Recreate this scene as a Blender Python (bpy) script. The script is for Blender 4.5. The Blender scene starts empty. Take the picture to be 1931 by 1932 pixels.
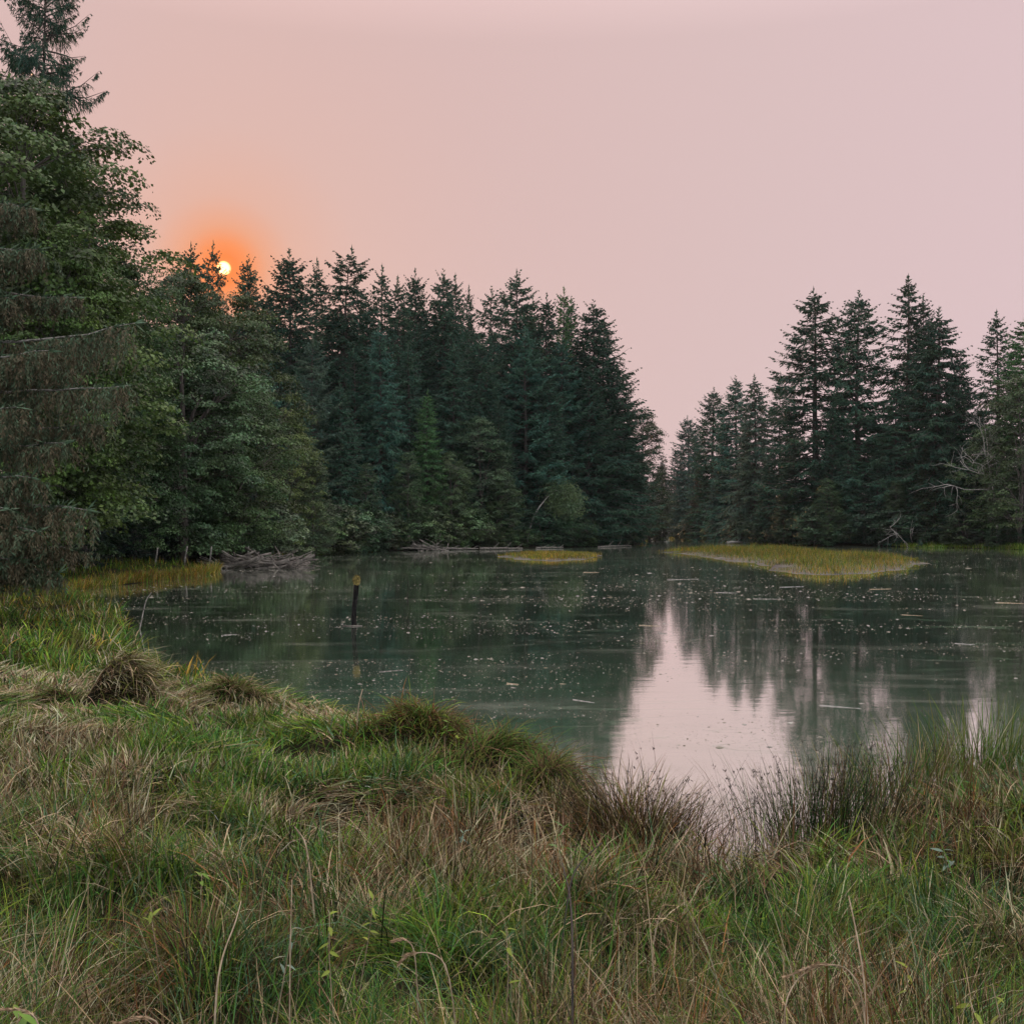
import bpy, math, random
import numpy as np
from mathutils import Vector

# ------------------------------------------------------------------ camera, sky, sun, exposure
scn = bpy.context.scene
COL = scn.collection
CAM_H, FOC, CX, HZ = 2.6, 1980.0, 965.5, 996.0     # eye height above the water, focal length and horizon (sight units)
cam = bpy.data.cameras.new('camera')
cam.sensor_width = 36.0
cam.lens = 36.0 * FOC / 1932.0
cam.shift_y = (HZ - 966.0) / 1932.0
cam.clip_end = 5000
cam.clip_start = 0.05
camo = bpy.data.objects.new('camera', cam)
COL.objects.link(camo)
camo.location = (0, 0, CAM_H)
camo.rotation_euler = (math.radians(90), 0, 0)
scn.camera = camo

SUN_D = Vector(((422 - CX) / FOC, 1.0, (HZ - 506) / FOC)).normalized()
SUN_EL = math.asin(SUN_D.z)
SUN_AZ = math.atan2(SUN_D.x, SUN_D.y)

world = bpy.data.worlds.new('World')
scn.world = world
world.use_nodes = True
nt = world.node_tree
nt.nodes.clear()
def wn(t, **k):
    n = nt.nodes.new(t)
    for a, b in k.items():
        setattr(n, a, b)
    return n
out = wn('ShaderNodeOutputWorld')
bg = wn('ShaderNodeBackground')
tc = wn('ShaderNodeTexCoord')
dot = wn('ShaderNodeVectorMath', operation='DOT_PRODUCT')
dot.inputs[1].default_value = SUN_D
nt.links.new(tc.outputs['Generated'], dot.inputs[0])
ac = wn('ShaderNodeMath', operation='ARCCOSINE')
nt.links.new(dot.outputs['Value'], ac.inputs[0])
an = wn('ShaderNodeMath', operation='DIVIDE')
an.inputs[1].default_value = math.pi
nt.links.new(ac.outputs[0], an.inputs[0])
pw = wn('ShaderNodeMath', operation='POWER')       # spreads the ramp near the sun
pw.inputs[1].default_value = 0.5
nt.links.new(an.outputs[0], pw.inputs[0])
ramp = wn('ShaderNodeValToRGB')
nt.links.new(pw.outputs[0], ramp.inputs[0])
stops = [(0.0, (1.0, .25, .04)), (0.7, (1.0, .21, .035)), (1.3, (.92, .26, .085)), (2.1, (.81, .345, .21)), (3.6, (.735, .42, .345)), (7, (.705, .46, .42)),
         (15, (.70, .49, .47)), (28, (.715, .53, .525)), (45, (.74, .56, .58)), (90, (.74, .73, .78)), (180, (.72, .79, .88))]
el = ramp.color_ramp.elements
while len(el) > 1:
    el.remove(el[-1])
for i, (deg, c) in enumerate(stops):
    p = math.sqrt(deg / 180.0)
    e = el[0] if i == 0 else el.new(p)
    e.position = p
    e.color = (*c, 1)
sky = wn('ShaderNodeTexSky')
sky.sky_type = 'NISHITA'
sky.sun_disc = False
sky.sun_elevation = SUN_EL
sky.sun_rotation = SUN_AZ
sky.dust_density = 3.0
sky.air_density = 1.0
skm = wn('ShaderNodeMix', data_type='RGBA', blend_type='ADD')
skm.inputs[0].default_value = 0.0012
sepd = wn('ShaderNodeSeparateXYZ')
nt.links.new(tc.outputs['Generated'], sepd.inputs[0])
zr = wn('ShaderNodeMapRange')                      # sky raised toward the unseen zenith, added for stronger top light
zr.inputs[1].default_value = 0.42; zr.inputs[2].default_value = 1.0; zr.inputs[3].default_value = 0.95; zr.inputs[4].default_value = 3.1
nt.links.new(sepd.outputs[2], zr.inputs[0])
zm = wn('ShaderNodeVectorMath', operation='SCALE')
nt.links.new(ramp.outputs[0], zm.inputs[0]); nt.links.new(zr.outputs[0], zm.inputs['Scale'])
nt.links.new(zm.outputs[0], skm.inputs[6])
nt.links.new(sky.outputs[0], skm.inputs[7])
# the sun's own disc seen through smoke
dm = wn('ShaderNodeMapRange')
dm.interpolation_type = 'SMOOTHSTEP'
dm.inputs[1].default_value = math.radians(0.40) / math.pi
dm.inputs[2].default_value = math.radians(0.22) / math.pi
dm.inputs[3].default_value = 0.0
dm.inputs[4].default_value = 1.0
nt.links.new(an.outputs[0], dm.inputs[0])
dk = wn('ShaderNodeMix', data_type='RGBA', blend_type='MIX')
dk.inputs[7].default_value = (5.5, 2.7, 1.0, 1)
nt.links.new(dm.outputs[0], dk.inputs[0])
nt.links.new(skm.outputs[2], dk.inputs[6])
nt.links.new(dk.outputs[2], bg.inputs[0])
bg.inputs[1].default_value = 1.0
nt.links.new(bg.outputs[0], out.inputs[0])

sun = bpy.data.lights.new('sun', 'SUN')
sun.energy = 1.5
sun.angle = math.radians(1.5)
sun.color = (1.0, .46, .18)
suno = bpy.data.objects.new('sun', sun)
COL.objects.link(suno)
suno.rotation_euler = (-SUN_D).to_track_quat('-Z', 'Y').to_euler()

scn.view_settings.view_transform = 'Standard'
scn.view_settings.look = 'None'
scn.view_settings.gamma = 1.0
scn.view_settings.exposure = 0.03
scn.render.engine = 'CYCLES'
scn.cycles.use_denoising = True
scn.cycles.max_bounces = 4
scn.cycles.diffuse_bounces = 2
scn.cycles.glossy_bounces = 3
scn.cycles.transmission_bounces = 3
scn.cycles.volume_bounces = 0
scn.cycles.use_adaptive_sampling = True
scn.cycles.adaptive_threshold = 0.02

rng = np.random.default_rng(7)
PI = math.pi

# ------------------------------------------------------------------ helpers
def P(x, y, Y):                     # a sighted point at distance Y
    return np.array([(x - CX) / FOC * Y, Y, CAM_H + (HZ - y) / FOC * Y])

def G(x, y):                        # a sighted point on the water surface
    Y = CAM_H * FOC / (y - HZ)
    return ((x - CX) / FOC * Y, Y)

def mk_mesh(name, V, faces, var=None, col=None, mats=(), smooth=False):
    """faces: list of int arrays (n,3) and/or (n,4)"""
    me = bpy.data.meshes.new(name)
    V = np.asarray(V, np.float32)
    faces = [np.asarray(f, np.int32) for f in faces if len(f)]
    me.vertices.add(len(V))
    me.vertices.foreach_set('co', V.ravel())
    loops = np.concatenate([f.ravel() for f in faces])
    tot = np.concatenate([np.full(len(f), f.shape[1], np.int32) for f in faces])
    start = np.concatenate([[0], np.cumsum(tot)[:-1]]).astype(np.int32)
    me.loops.add(len(loops))
    me.loops.foreach_set('vertex_index', loops)
    me.polygons.add(len(tot))
    me.polygons.foreach_set('loop_start', start)
    me.polygons.foreach_set('loop_total', tot)
    if smooth:
        me.polygons.foreach_set('use_smooth', np.ones(len(tot), bool))
    if var is not None:
        a = me.attributes.new('var', 'FLOAT', 'POINT')
        a.data.foreach_set('value', np.asarray(var, np.float32))
    if col is not None:
        a = me.attributes.new('tint', 'FLOAT_COLOR', 'POINT')
        c = np.ones((len(V), 4), np.float32)
        c[:, :3] = col
        a.data.foreach_set('color', c.ravel())
    for m in mats:
        me.materials.append(m)
    me.update(calc_edges=True)
    return me

def tag(o, label=None, cat=None, group=None, kind=None):
    if label: o['label'] = label
    if cat: o['category'] = cat
    if group: o['group'] = group
    if kind: o['kind'] = kind
    return o

def obj(name, me, parent=None, loc=None, color=None):
    o = bpy.data.objects.new(name, me)
    COL.objects.link(o)
    if parent is not None:
        o.parent = parent
    if loc is not None:
        o.location = loc
    if color is not None:
        o.color = (*color, 1)
    return o

def empty(name, loc=(0, 0, 0), rz=0.0):
    o = bpy.data.objects.new(name, None)
    COL.objects.link(o)
    o.location = loc
    o.rotation_euler = (0, 0, rz)
    return o

class Geo:
    def __init__(s):
        s.V, s.T, s.Q, s.var, s.n = [], [], [], [], 0
    def add(s, V, tris=(), quads=(), var=0.5):
        V = np.asarray(V, np.float32).reshape(-1, 3)
        if len(tris): s.T.append(np.asarray(tris, np.int32).reshape(-1, 3) + s.n)
        if len(quads): s.Q.append(np.asarray(quads, np.int32).reshape(-1, 4) + s.n)
        s.V.append(V)
        s.var.append(np.broadcast_to(np.asarray(var, np.float32), (len(V),)))
        s.n += len(V)
    def tube(s, pts, rad, sides=6, var=0.5, cap=True):
        pts = np.asarray(pts, float)
        n = len(pts)
        rad = np.broadcast_to(np.asarray(rad, float), (n,))
        tan = np.gradient(pts, axis=0)
        tan /= np.linalg.norm(tan, axis=1)[:, None] + 1e-9
        ref = np.array([1.0, 0, 0]) if abs(tan[0][0]) < 0.8 else np.array([0, 1.0, 0])
        u = np.cross(tan, ref); u /= np.linalg.norm(u, axis=1)[:, None] + 1e-9
        w = np.cross(tan, u)
        a = np.arange(sides) * 2 * PI / sides
        ring = pts[:, None] + rad[:, None, None] * (u[:, None] * np.cos(a)[None, :, None] + w[:, None] * np.sin(a)[None, :, None])
        V = ring.reshape(-1, 3)
        i = np.arange(n - 1)[:, None] * sides
        j = np.arange(sides)[None]
        k = (j + 1) % sides
        Q = np.stack([i + j, i + k, i + k + sides, i + j + sides], -1).reshape(-1, 4)
        T = []
        if cap:
            V = np.concatenate([V, pts[:1], pts[-1:]])
            c0, c1 = n * sides, n * sides + 1
            for q in range(sides):
                T.append((c0, (q + 1) % sides, q))
                T.append((c1, (n - 1) * sides + q, (n - 1) * sides + (q + 1) % sides))
        s.add(V, T, Q, var)
    def rhombs(s, base, dirv, length, width, var, up=None, r=None):
        """many small pointed leaflets: base(N,3), dirv(N,3) unit"""
        N = len(base)
        r = r or rng
        rv = r.normal(size=(N, 3))
        if up is not None: rv = rv * 0.7 + up
        side = np.cross(dirv, rv)
        side /= np.linalg.norm(side, axis=1)[:, None] + 1e-9
        L = np.asarray(length)[:, None]; W = np.asarray(width)[:, None]
        mid = base + dirv * L * 0.45
        V = np.stack([base, mid + side * W * .5, base + dirv * L, mid - side * W * .5], 1).reshape(-1, 3)
        Q = np.arange(N * 4).reshape(-1, 4)
        s.add(V, (), Q, np.repeat(var, 4))
    def mesh(s, name, mats=(), smooth=False):
        fs = []
        if s.T: fs.append(np.concatenate(s.T))
        if s.Q: fs.append(np.concatenate(s.Q))
        return mk_mesh(name, np.concatenate(s.V), fs, var=np.concatenate(s.var), mats=mats, smooth=smooth)

def vnoise(x, y, seed=0, scale=1.0):
    """smooth value noise in 2-D, 0..1"""
    x = np.asarray(x) / scale + seed * 17.13; y = np.asarray(y) / scale - seed * 9.71
    xi, yi = np.floor(x), np.floor(y)
    fx, fy = x - xi, y - yi
    fx = fx * fx * (3 - 2 * fx); fy = fy * fy * (3 - 2 * fy)
    def h(a, b):
        v = np.sin(a * 127.1 + b * 311.7 + seed * 74.7) * 43758.5453
        return v - np.floor(v)
    return (h(xi, yi) * (1 - fx) + h(xi + 1, yi) * fx) * (1 - fy) + (h(xi, yi + 1) * (1 - fx) + h(xi + 1, yi + 1) * fx) * fy

# ------------------------------------------------------------------ materials
def mat(name):
    m = bpy.data.materials.new(name)
    m.use_nodes = True
    t = m.node_tree
    t.nodes.clear()
    o = t.nodes.new('ShaderNodeOutputMaterial')
    return m, t, o

def foliage_mat(name, trans=0.25, rough=0.5, spec=0.35, lo=0.55, hi=1.5, warm=0.12):
    m, t, o = mat(name)
    L = t.links.new
    oi = t.nodes.new('ShaderNodeObjectInfo')
    at = t.nodes.new('ShaderNodeAttribute'); at.attribute_name = 'var'
    mr = t.nodes.new('ShaderNodeMapRange')
    mr.inputs[3].default_value = lo; mr.inputs[4].default_value = hi
    L(at.outputs['Fac'], mr.inputs[0])
    mul = t.nodes.new('ShaderNodeVectorMath'); mul.operation = 'SCALE'
    L(oi.outputs['Color'], mul.inputs[0]); L(mr.outputs[0], mul.inputs['Scale'])
    # hue drift through the crown: some sprays are more yellow, some bluer
    tcn = t.nodes.new('ShaderNodeTexCoord')
    nz = t.nodes.new('ShaderNodeTexNoise'); nz.inputs['Scale'].default_value = 0.45; nz.inputs['Detail'].default_value = 2
    L(tcn.outputs['Object'], nz.inputs['Vector'])
    mx = t.nodes.new('ShaderNodeMix'); mx.data_type = 'RGBA'; mx.blend_type = 'MULTIPLY'
    rp = t.nodes.new('ShaderNodeValToRGB')
    rp.color_ramp.elements[0].position = 0.3; rp.color_ramp.elements[0].color = (1 - warm, 1.0, 1 + warm, 1)
    rp.color_ramp.elements[1].position = 0.7; rp.color_ramp.elements[1].color = (1 + 1.5 * warm, 1.0 + .3 * warm, 1 - warm, 1)
    L(nz.outputs['Fac'], rp.inputs[0])
    mx.inputs[0].default_value = 1.0
    L(mul.outputs[0], mx.inputs[6]); L(rp.outputs[0], mx.inputs[7])
    pb = t.nodes.new('ShaderNodeBsdfPrincipled')
    pb.inputs['Roughness'].default_value = rough
    pb.inputs['Specular IOR Level'].default_value = spec
    L(mx.outputs[2], pb.inputs['Base Color'])
    tr = t.nodes.new('ShaderNodeBsdfTranslucent')
    L(mx.outputs[2], tr.inputs['Color'])
    ms = t.nodes.new('ShaderNodeMixShader'); ms.inputs[0].default_value = trans
    L(pb.outputs[0], ms.inputs[1]); L(tr.outputs[0], ms.inputs[2]); L(ms.outputs[0], o.inputs[0])
    return m

def tint_mat(name, trans=0.12, rough=0.75, spec=0.05):
    m, t, o = mat(name)
    L = t.links.new
    at = t.nodes.new('ShaderNodeAttribute'); at.attribute_name = 'tint'
    pb = t.nodes.new('ShaderNodeBsdfPrincipled')
    pb.inputs['Roughness'].default_value = rough
    pb.inputs['Specular IOR Level'].default_value = spec
    L(at.outputs['Color'], pb.inputs['Base Color'])
    tr = t.nodes.new('ShaderNodeBsdfTranslucent')
    L(at.outputs['Color'], tr.inputs['Color'])
    ms = t.nodes.new('ShaderNodeMixShader'); ms.inputs[0].default_value = trans
    L(pb.outputs[0], ms.inputs[1]); L(tr.outputs[0], ms.inputs[2]); L(ms.outputs[0], o.inputs[0])
    return m

def rough_mat(name, c1, c2, scale=4.0, bump=0.4, rough=0.9, stretch=(1, 1, 1), detail=6):
    m, t, o = mat(name)
    L = t.links.new
    tcn = t.nodes.new('ShaderNodeTexCoord')
    mp = t.nodes.new('ShaderNodeMapping'); mp.inputs['Scale'].default_value = stretch
    L(tcn.outputs['Object'], mp.inputs[0])
    nz = t.nodes.new('ShaderNodeTexNoise'); nz.inputs['Scale'].default_value = scale; nz.inputs['Detail'].default_value = detail
    L(mp.outputs[0], nz.inputs['Vector'])
    rp = t.nodes.new('ShaderNodeValToRGB')
    rp.color_ramp.elements[0].position = 0.35; rp.color_ramp.elements[0].color = (*c1, 1)
    rp.color_ramp.elements[1].position = 0.68; rp.color_ramp.elements[1].color = (*c2, 1)
    L(nz.outputs['Fac'], rp.inputs[0])
    pb = t.nodes.new('ShaderNodeBsdfPrincipled'); pb.inputs['Roughness'].default_value = rough
    L(rp.outputs[0], pb.inputs['Base Color'])
    bp = t.nodes.new('ShaderNodeBump'); bp.inputs['Strength'].default_value = bump; bp.inputs['Distance'].default_value = 0.05
    L(nz.outputs['Fac'], bp.inputs['Height']); L(bp.outputs[0], pb.inputs['Normal'])
    L(pb.outputs[0], o.inputs[0])
    return m

M_NEEDLE = foliage_mat('needles', trans=0.18, rough=0.6, spec=0.10)
M_LEAF = foliage_mat('leaves', trans=0.20, rough=0.45, spec=0.30, lo=0.33, hi=1.8)
M_GRASS = tint_mat('grass_blades')
M_BARK = rough_mat('bark', (.035, .028, .022), (.12, .10, .085), 3, .6, stretch=(3, 3, .6))
M_PALEBARK = rough_mat('pale_bark', (.16, .15, .13), (.42, .40, .36), 5, .3, stretch=(2, 2, .7))
M_DRIFT = rough_mat('weathered_wood', (.045, .038, .032), (.20, .175, .145), 6, .5, stretch=(1, 1, 1))
M_DARKWOOD = rough_mat('wet_dark_wood', (.004, .004, .004), (.020, .018, .016), 9, .7, stretch=(3, 3, .5))
for n_ in M_DARKWOOD.node_tree.nodes:
    if n_.type == 'BSDF_PRINCIPLED': n_.inputs['Specular IOR Level'].default_value = .1
M_MOSS = rough_mat('yellow_moss', (.07, .055, .012), (.26, .20, .05), 22, .9)
M_SOIL = rough_mat('soil', (.009, .009, .004), (.026, .022, .011), 1.5, .6)
for n_ in M_SOIL.node_tree.nodes:
    if n_.type == 'BSDF_PRINCIPLED': n_.inputs['Specular IOR Level'].default_value = .05
M_MUD = rough_mat('mud', (.045, .045, .030), (.12, .11, .075), 1.2, .4, rough=.7)
M_GREYBARK = rough_mat('grey_limb_bark', (.11, .10, .085), (.34, .31, .27), 6, .4, stretch=(2, 2, 2))
M_STALK = rough_mat('straw', (.20, .145, .085), (.42, .33, .22), 20, .2)
M_DARKSTALK = rough_mat('dark_stem', (.02, .016, .014), (.06, .045, .035), 20, .3)

# water: still, filmed with pollen scum, strongly reflecting at this grazing view
M_WATER, t, o = mat('pond_water')
L = t.links.new
geo = t.nodes.new('ShaderNodeNewGeometry')
gl = t.nodes.new('ShaderNodeBsdfGlossy'); gl.inputs['Roughness'].default_value = 0.05
gl.inputs['Color'].default_value = (1, 1, 1, 1)
df = t.nodes.new('ShaderNodeBsdfDiffuse')
fr = t.nodes.new('ShaderNodeFresnel'); fr.inputs['IOR'].default_value = 1.45
fm = t.nodes.new('ShaderNodeMapRange')
fm.inputs[1].default_value = 0.03; fm.inputs[2].default_value = 0.55; fm.inputs[3].default_value = 0.62; fm.inputs[4].default_value = 0.97
L(fr.outputs[0], fm.inputs[0])
# ripples: tiny, elongated
mp = t.nodes.new('ShaderNodeMapping'); mp.inputs['Scale'].default_value = (1.1, 2.2, 1)
L(geo.outputs['Position'], mp.inputs[0])
n1 = t.nodes.new('ShaderNodeTexNoise'); n1.inputs['Scale'].default_value = 1.4; n1.inputs['Detail'].default_value = 3
L(mp.outputs[0], n1.inputs['Vector'])
bp = t.nodes.new('ShaderNodeBump'); bp.inputs['Strength'].default_value = 0.03; bp.inputs['Distance'].default_value = 0.05
L(n1.outputs['Fac'], bp.inputs['Height'])
L(bp.outputs[0], gl.inputs['Normal'])
# drifting scum streaks
mp2 = t.nodes.new('ShaderNodeMapping'); mp2.inputs['Scale'].default_value = (0.10, 0.34, 1); mp2.inputs['Rotation'].default_value = (0, 0, math.radians(-16))
L(geo.outputs['Position'], mp2.inputs[0])
n2 = t.nodes.new('ShaderNodeTexNoise'); n2.inputs['Scale'].default_value = 1.0; n2.inputs['Detail'].default_value = 7; n2.inputs['Roughness'].default_value = 0.62; n2.inputs['Distortion'].default_value = 2.2
L(mp2.outputs[0], n2.inputs['Vector'])
r2 = t.nodes.new('ShaderNodeMapRange'); r2.inputs[1].default_value = 0.54; r2.inputs[2].default_value = 0.70; r2.inputs[3].default_value = 0.0; r2.inputs[4].default_value = 0.13
L(n2.outputs['Fac'], r2.inputs[0])
sc = t.nodes.new('ShaderNodeMix'); sc.data_type = 'RGBA'
sc.inputs[6].default_value = (.125, .215, .125, 1); sc.inputs[7].default_value = (.36, .37, .29, 1)
r3 = t.nodes.new('ShaderNodeMapRange'); r3.inputs[1].default_value = 0.45; r3.inputs[2].default_value = 0.7
L(n2.outputs['Fac'], r3.inputs[0]); L(r3.outputs[0], sc.inputs[0])
L(sc.outputs[2], df.inputs['Color'])
mp3 = t.nodes.new('ShaderNodeMapping'); mp3.inputs['Scale'].default_value = (0.055, 0.17, 1); mp3.inputs['Rotation'].default_value = (0, 0, math.radians(-20))
L(geo.outputs['Position'], mp3.inputs[0])
n3 = t.nodes.new('ShaderNodeTexNoise'); n3.inputs['Scale'].default_value = 1.0; n3.inputs['Detail'].default_value = 3.5; n3.inputs['Distortion'].default_value = 2.8
L(mp3.outputs[0], n3.inputs['Vector'])
ab = t.nodes.new('ShaderNodeMath'); ab.operation = 'PINGPONG'; ab.inputs[1].default_value = 0.06      # many thin drift lines
L(n3.outputs['Fac'], ab.inputs[0])
lr = t.nodes.new('ShaderNodeMapRange'); lr.inputs[1].default_value = 0.010; lr.inputs[2].default_value = 0.0; lr.inputs[3].default_value = 0.0; lr.inputs[4].default_value = 1.0
L(ab.outputs[0], lr.inputs[0])
n4 = t.nodes.new('ShaderNodeTexNoise'); n4.inputs['Scale'].default_value = 0.11; n4.inputs['Detail'].default_value = 4
L(geo.outputs['Position'], n4.inputs['Vector'])
lm = t.nodes.new('ShaderNodeMapRange'); lm.inputs[1].default_value = 0.46; lm.inputs[2].default_value = 0.66; lm.inputs[3].default_value = 0.0; lm.inputs[4].default_value = 0.30
L(n4.outputs['Fac'], lm.inputs[0])
ln_ = t.nodes.new('ShaderNodeMath'); ln_.operation = 'MULTIPLY'
L(lr.outputs[0], ln_.inputs[0]); L(lm.outputs[0], ln_.inputs[1])
sm_ = t.nodes.new('ShaderNodeMath'); sm_.operation = 'ADD'
L(r2.outputs[0], sm_.inputs[0]); L(ln_.outputs[0], sm_.inputs[1])
sub = t.nodes.new('ShaderNodeMath'); sub.operation = 'SUBTRACT'; sub.use_clamp = True
L(fm.outputs[0], sub.inputs[0]); L(sm_.outputs[0], sub.inputs[1])
ms = t.nodes.new('ShaderNodeMixShader')
L(sub.outputs[0], ms.inputs[0]); L(df.outputs[0], ms.inputs[1]); L(gl.outputs[0], ms.inputs[2]); L(ms.outputs[0], o.inputs[0])

# ------------------------------------------------------------------ the shoreline, ground and water
near = [(1990, 1432), (1931, 1440), (1800, 1472), (1700, 1502), (1620, 1540), (1520, 1612), (1400, 1640), (1290, 1612), (1180, 1565), (1105, 1510),
        (1050, 1455), (970, 1402), (860, 1378), (740, 1368), (640, 1345), (540, 1318), (440, 1298), (335, 1272), (285, 1245),
        (262, 1215), (252, 1180), (225, 1152), (165, 1128), (128, 1118), (150, 1113), (215, 1106), (290, 1097), (360, 1090), (414, 1081), (420, 1072),
        (450, 1066), (500, 1058), (560, 1049), (640, 1043), (700, 1041), (850, 1037), (1000, 1034.5), (1150, 1031), (1213, 1027.5), (1222, 1023), (1216, 1019),
        (1240, 1016.5), (1272, 1017), (1330, 1021), (1390, 1024.5), (1450, 1028), (1550, 1031), (1650, 1031.5), (1760, 1033.5), (1850, 1035), (1931, 1037.5)]
POND = [(14, 14.5), (8, 12.6)] + [G(*p) for p in near] + [(78, 121), (105, 110), (118, 85), (100, 55), (60, 34), (30, 21)]
POND = np.array(POND)

def sdist(x, y, poly):
    x = np.asarray(x, float); y = np.asarray(y, float)
    sh = x.shape
    x = x.ravel(); y = y.ravel()
    d = np.full(x.shape, 1e9); ins = np.zeros(x.shape, bool)
    n = len(poly)
    for i in range(n):
        ax, ay = poly[i]; bx, by = poly[(i + 1) % n]
        ex, ey = bx - ax, by - ay
        tt = np.clip(((x - ax) * ex + (y - ay) * ey) / (ex * ex + ey * ey + 1e-12), 0, 1)
        d = np.minimum(d, np.hypot(x - ax - tt * ex, y - ay - tt * ey))
        c = ((ay > y) != (by > y)) & (x < (bx - ax) * (y - ay) / (by - ay + 1e-12) + ax)
        ins ^= c
    return np.where(ins, -d, d).reshape(sh)

def ground_z(x, y):
    d = sdist(x, y, POND)
    x = np.asarray(x, float); y = np.asarray(y, float)
    rise = 1.05 * (1 - np.exp(-(np.maximum(d, 0) / 7.5) ** 1.25))
    flat = np.clip((y - 12) / 10, 0, 1) * np.clip((60 - y) / 30, 0, 1)      # the low meadow on the left
    rise *= 1 - 0.45 * flat
    bump = (vnoise(x, y, 3, .9) - .5) * .40 + (vnoise(x, y, 4, .38) - .5) * .16
    z = np.where(d > 0, 0.03 + rise + bump * np.clip(d / 1.5, 0, 1), np.maximum(-0.05 + d * 0.30, -1.6))
    return z

def gz(x, y):
    return float(ground_z(np.array([x]), np.array([y]))[0])

def warp(n, lo, hi, near_w):
    u = np.linspace(-1, 1, n)
    v = np.sign(u) * (near_w * np.abs(u) + (1 - near_w) * np.abs(u) ** 5)
    return v
gx = warp(161, 0, 0, 0.09) * 800
gy = np.concatenate([np.linspace(-60, 0, 10)[:-1], np.linspace(0, 36, 120)[:-1], np.linspace(36, 260, 110)[:-1], np.geomspace(260, 1400, 24)])
XX, YY = np.meshgrid(gx, gy)
ZZ = ground_z(XX, YY)
nx, ny = len(gx), len(gy)
ii = (np.arange(ny - 1)[:, None] * nx + np.arange(nx - 1)[None]).ravel()
me = mk_mesh('ground', np.stack([XX, YY, ZZ], -1).reshape(-1, 3), [np.stack([ii, ii + 1, ii + nx + 1, ii + nx], -1)], mats=[M_SOIL], smooth=True)
tag(obj('ground', me), 'dark earth bank and forest floor round the pond', 'ground', kind='structure')

wx = np.linspace(-60, 135, 14); wy = np.linspace(5, 290, 14)
WX, WY = np.meshgrid(wx, wy)
ii = (np.arange(13)[:, None] * 14 + np.arange(13)[None]).ravel()
me = mk_mesh('water', np.stack([WX, WY, WX * 0], -1).reshape(-1, 3), [np.stack([ii, ii + 1, ii + 15, ii + 14], -1)], mats=[M_WATER])
tag(obj('water', me), 'still dark green pond mirroring the pink sky and woods', 'pond', kind='structure')

# ------------------------------------------------------------------ blades of grass
def blades(base, az, Ln, th0, th1, w, col, seg=3, face=None):
    N = len(base)
    d = np.stack([np.sin(az), np.cos(az), np.zeros(N)], 1)
    fa = az + PI / 2 + (rng.normal(0, .6, N) if face is None else face)
    sd = np.stack([np.sin(fa), np.cos(fa), rng.normal(0, .25, N)], 1)
    p = base.copy()
    pts = [p.copy()]
    for k in range(seg):
        s = (k + .5) / seg
        th = th0 + (th1 - th0) * s
        p = p + (d * np.sin(th)[:, None] + np.array([0, 0, 1.0]) * np.cos(th)[:, None]) * (Ln / seg)[:, None]
        pts.append(p.copy())
    rows = []
    for k in range(seg):
        ww = (w * (1 - .55 * (k / seg) ** 1.5) * (.75 if k == 0 else 1))[:, None] * .5
        rows += [pts[k] - sd * ww, pts[k] + sd * ww]
    rows.append(pts[seg])
    V = np.stack(rows, 1)
    m = 2 * seg + 1
    b = (np.arange(N) * m)[:, None]
    Q = [b + np.array([[2 * k, 2 * k + 1, 2 * k + 3, 2 * k + 2]]) for k in range(seg - 1)]
    T = b + np.array([[2 * seg - 2, 2 * seg - 1, 2 * seg]])
    C = np.repeat(col[:, None, :], m, 1)
    return V.reshape(-1, 3), (np.concatenate(Q) if Q else np.zeros((0, 4), int)), T, C.reshape(-1, 3)

def blade_mesh(name, parts):
    Vs, Qs, Ts, Cs, n = [], [], [], [], 0
    for V, Q, T, C in parts:
        Vs.append(V); Qs.append(Q + n); Ts.append(T + n); Cs.append(C); n += len(V)
    return mk_mesh(name, np.concatenate(Vs), [np.concatenate(Ts), np.concatenate(Qs)], col=np.concatenate(Cs), mats=[M_GRASS])

PAL = {
    'green':  (.090, .190, .040), 'deep': (.045, .105, .036), 'blue': (.100, .170, .090), 'olive': (.150, .160, .045),
    'lime':   (.190, .265, .040), 'tan': (.430, .330, .205), 'brown': (.165, .105, .062), 'rust': (.250, .130, .055),
    'straw':  (.400, .370, .240), 'gold': (.400, .280, .060), 'dark': (.030, .034, .018),
}
PAL = {k_: tuple(.92 * np.array(v_) ** 1.14 * (1.12 if v_[1] > v_[0] else 1.0)) for k_, v_ in PAL.items()}
PALN = list(PAL); PALV = np.array([PAL[k] for k in PALN])
def pick(weights, n):
    k = np.array([weights.get(p, 0.0) for p in PALN]); k = k / k.sum()
    return rng.choice(len(PALN), n, p=k)

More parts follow.
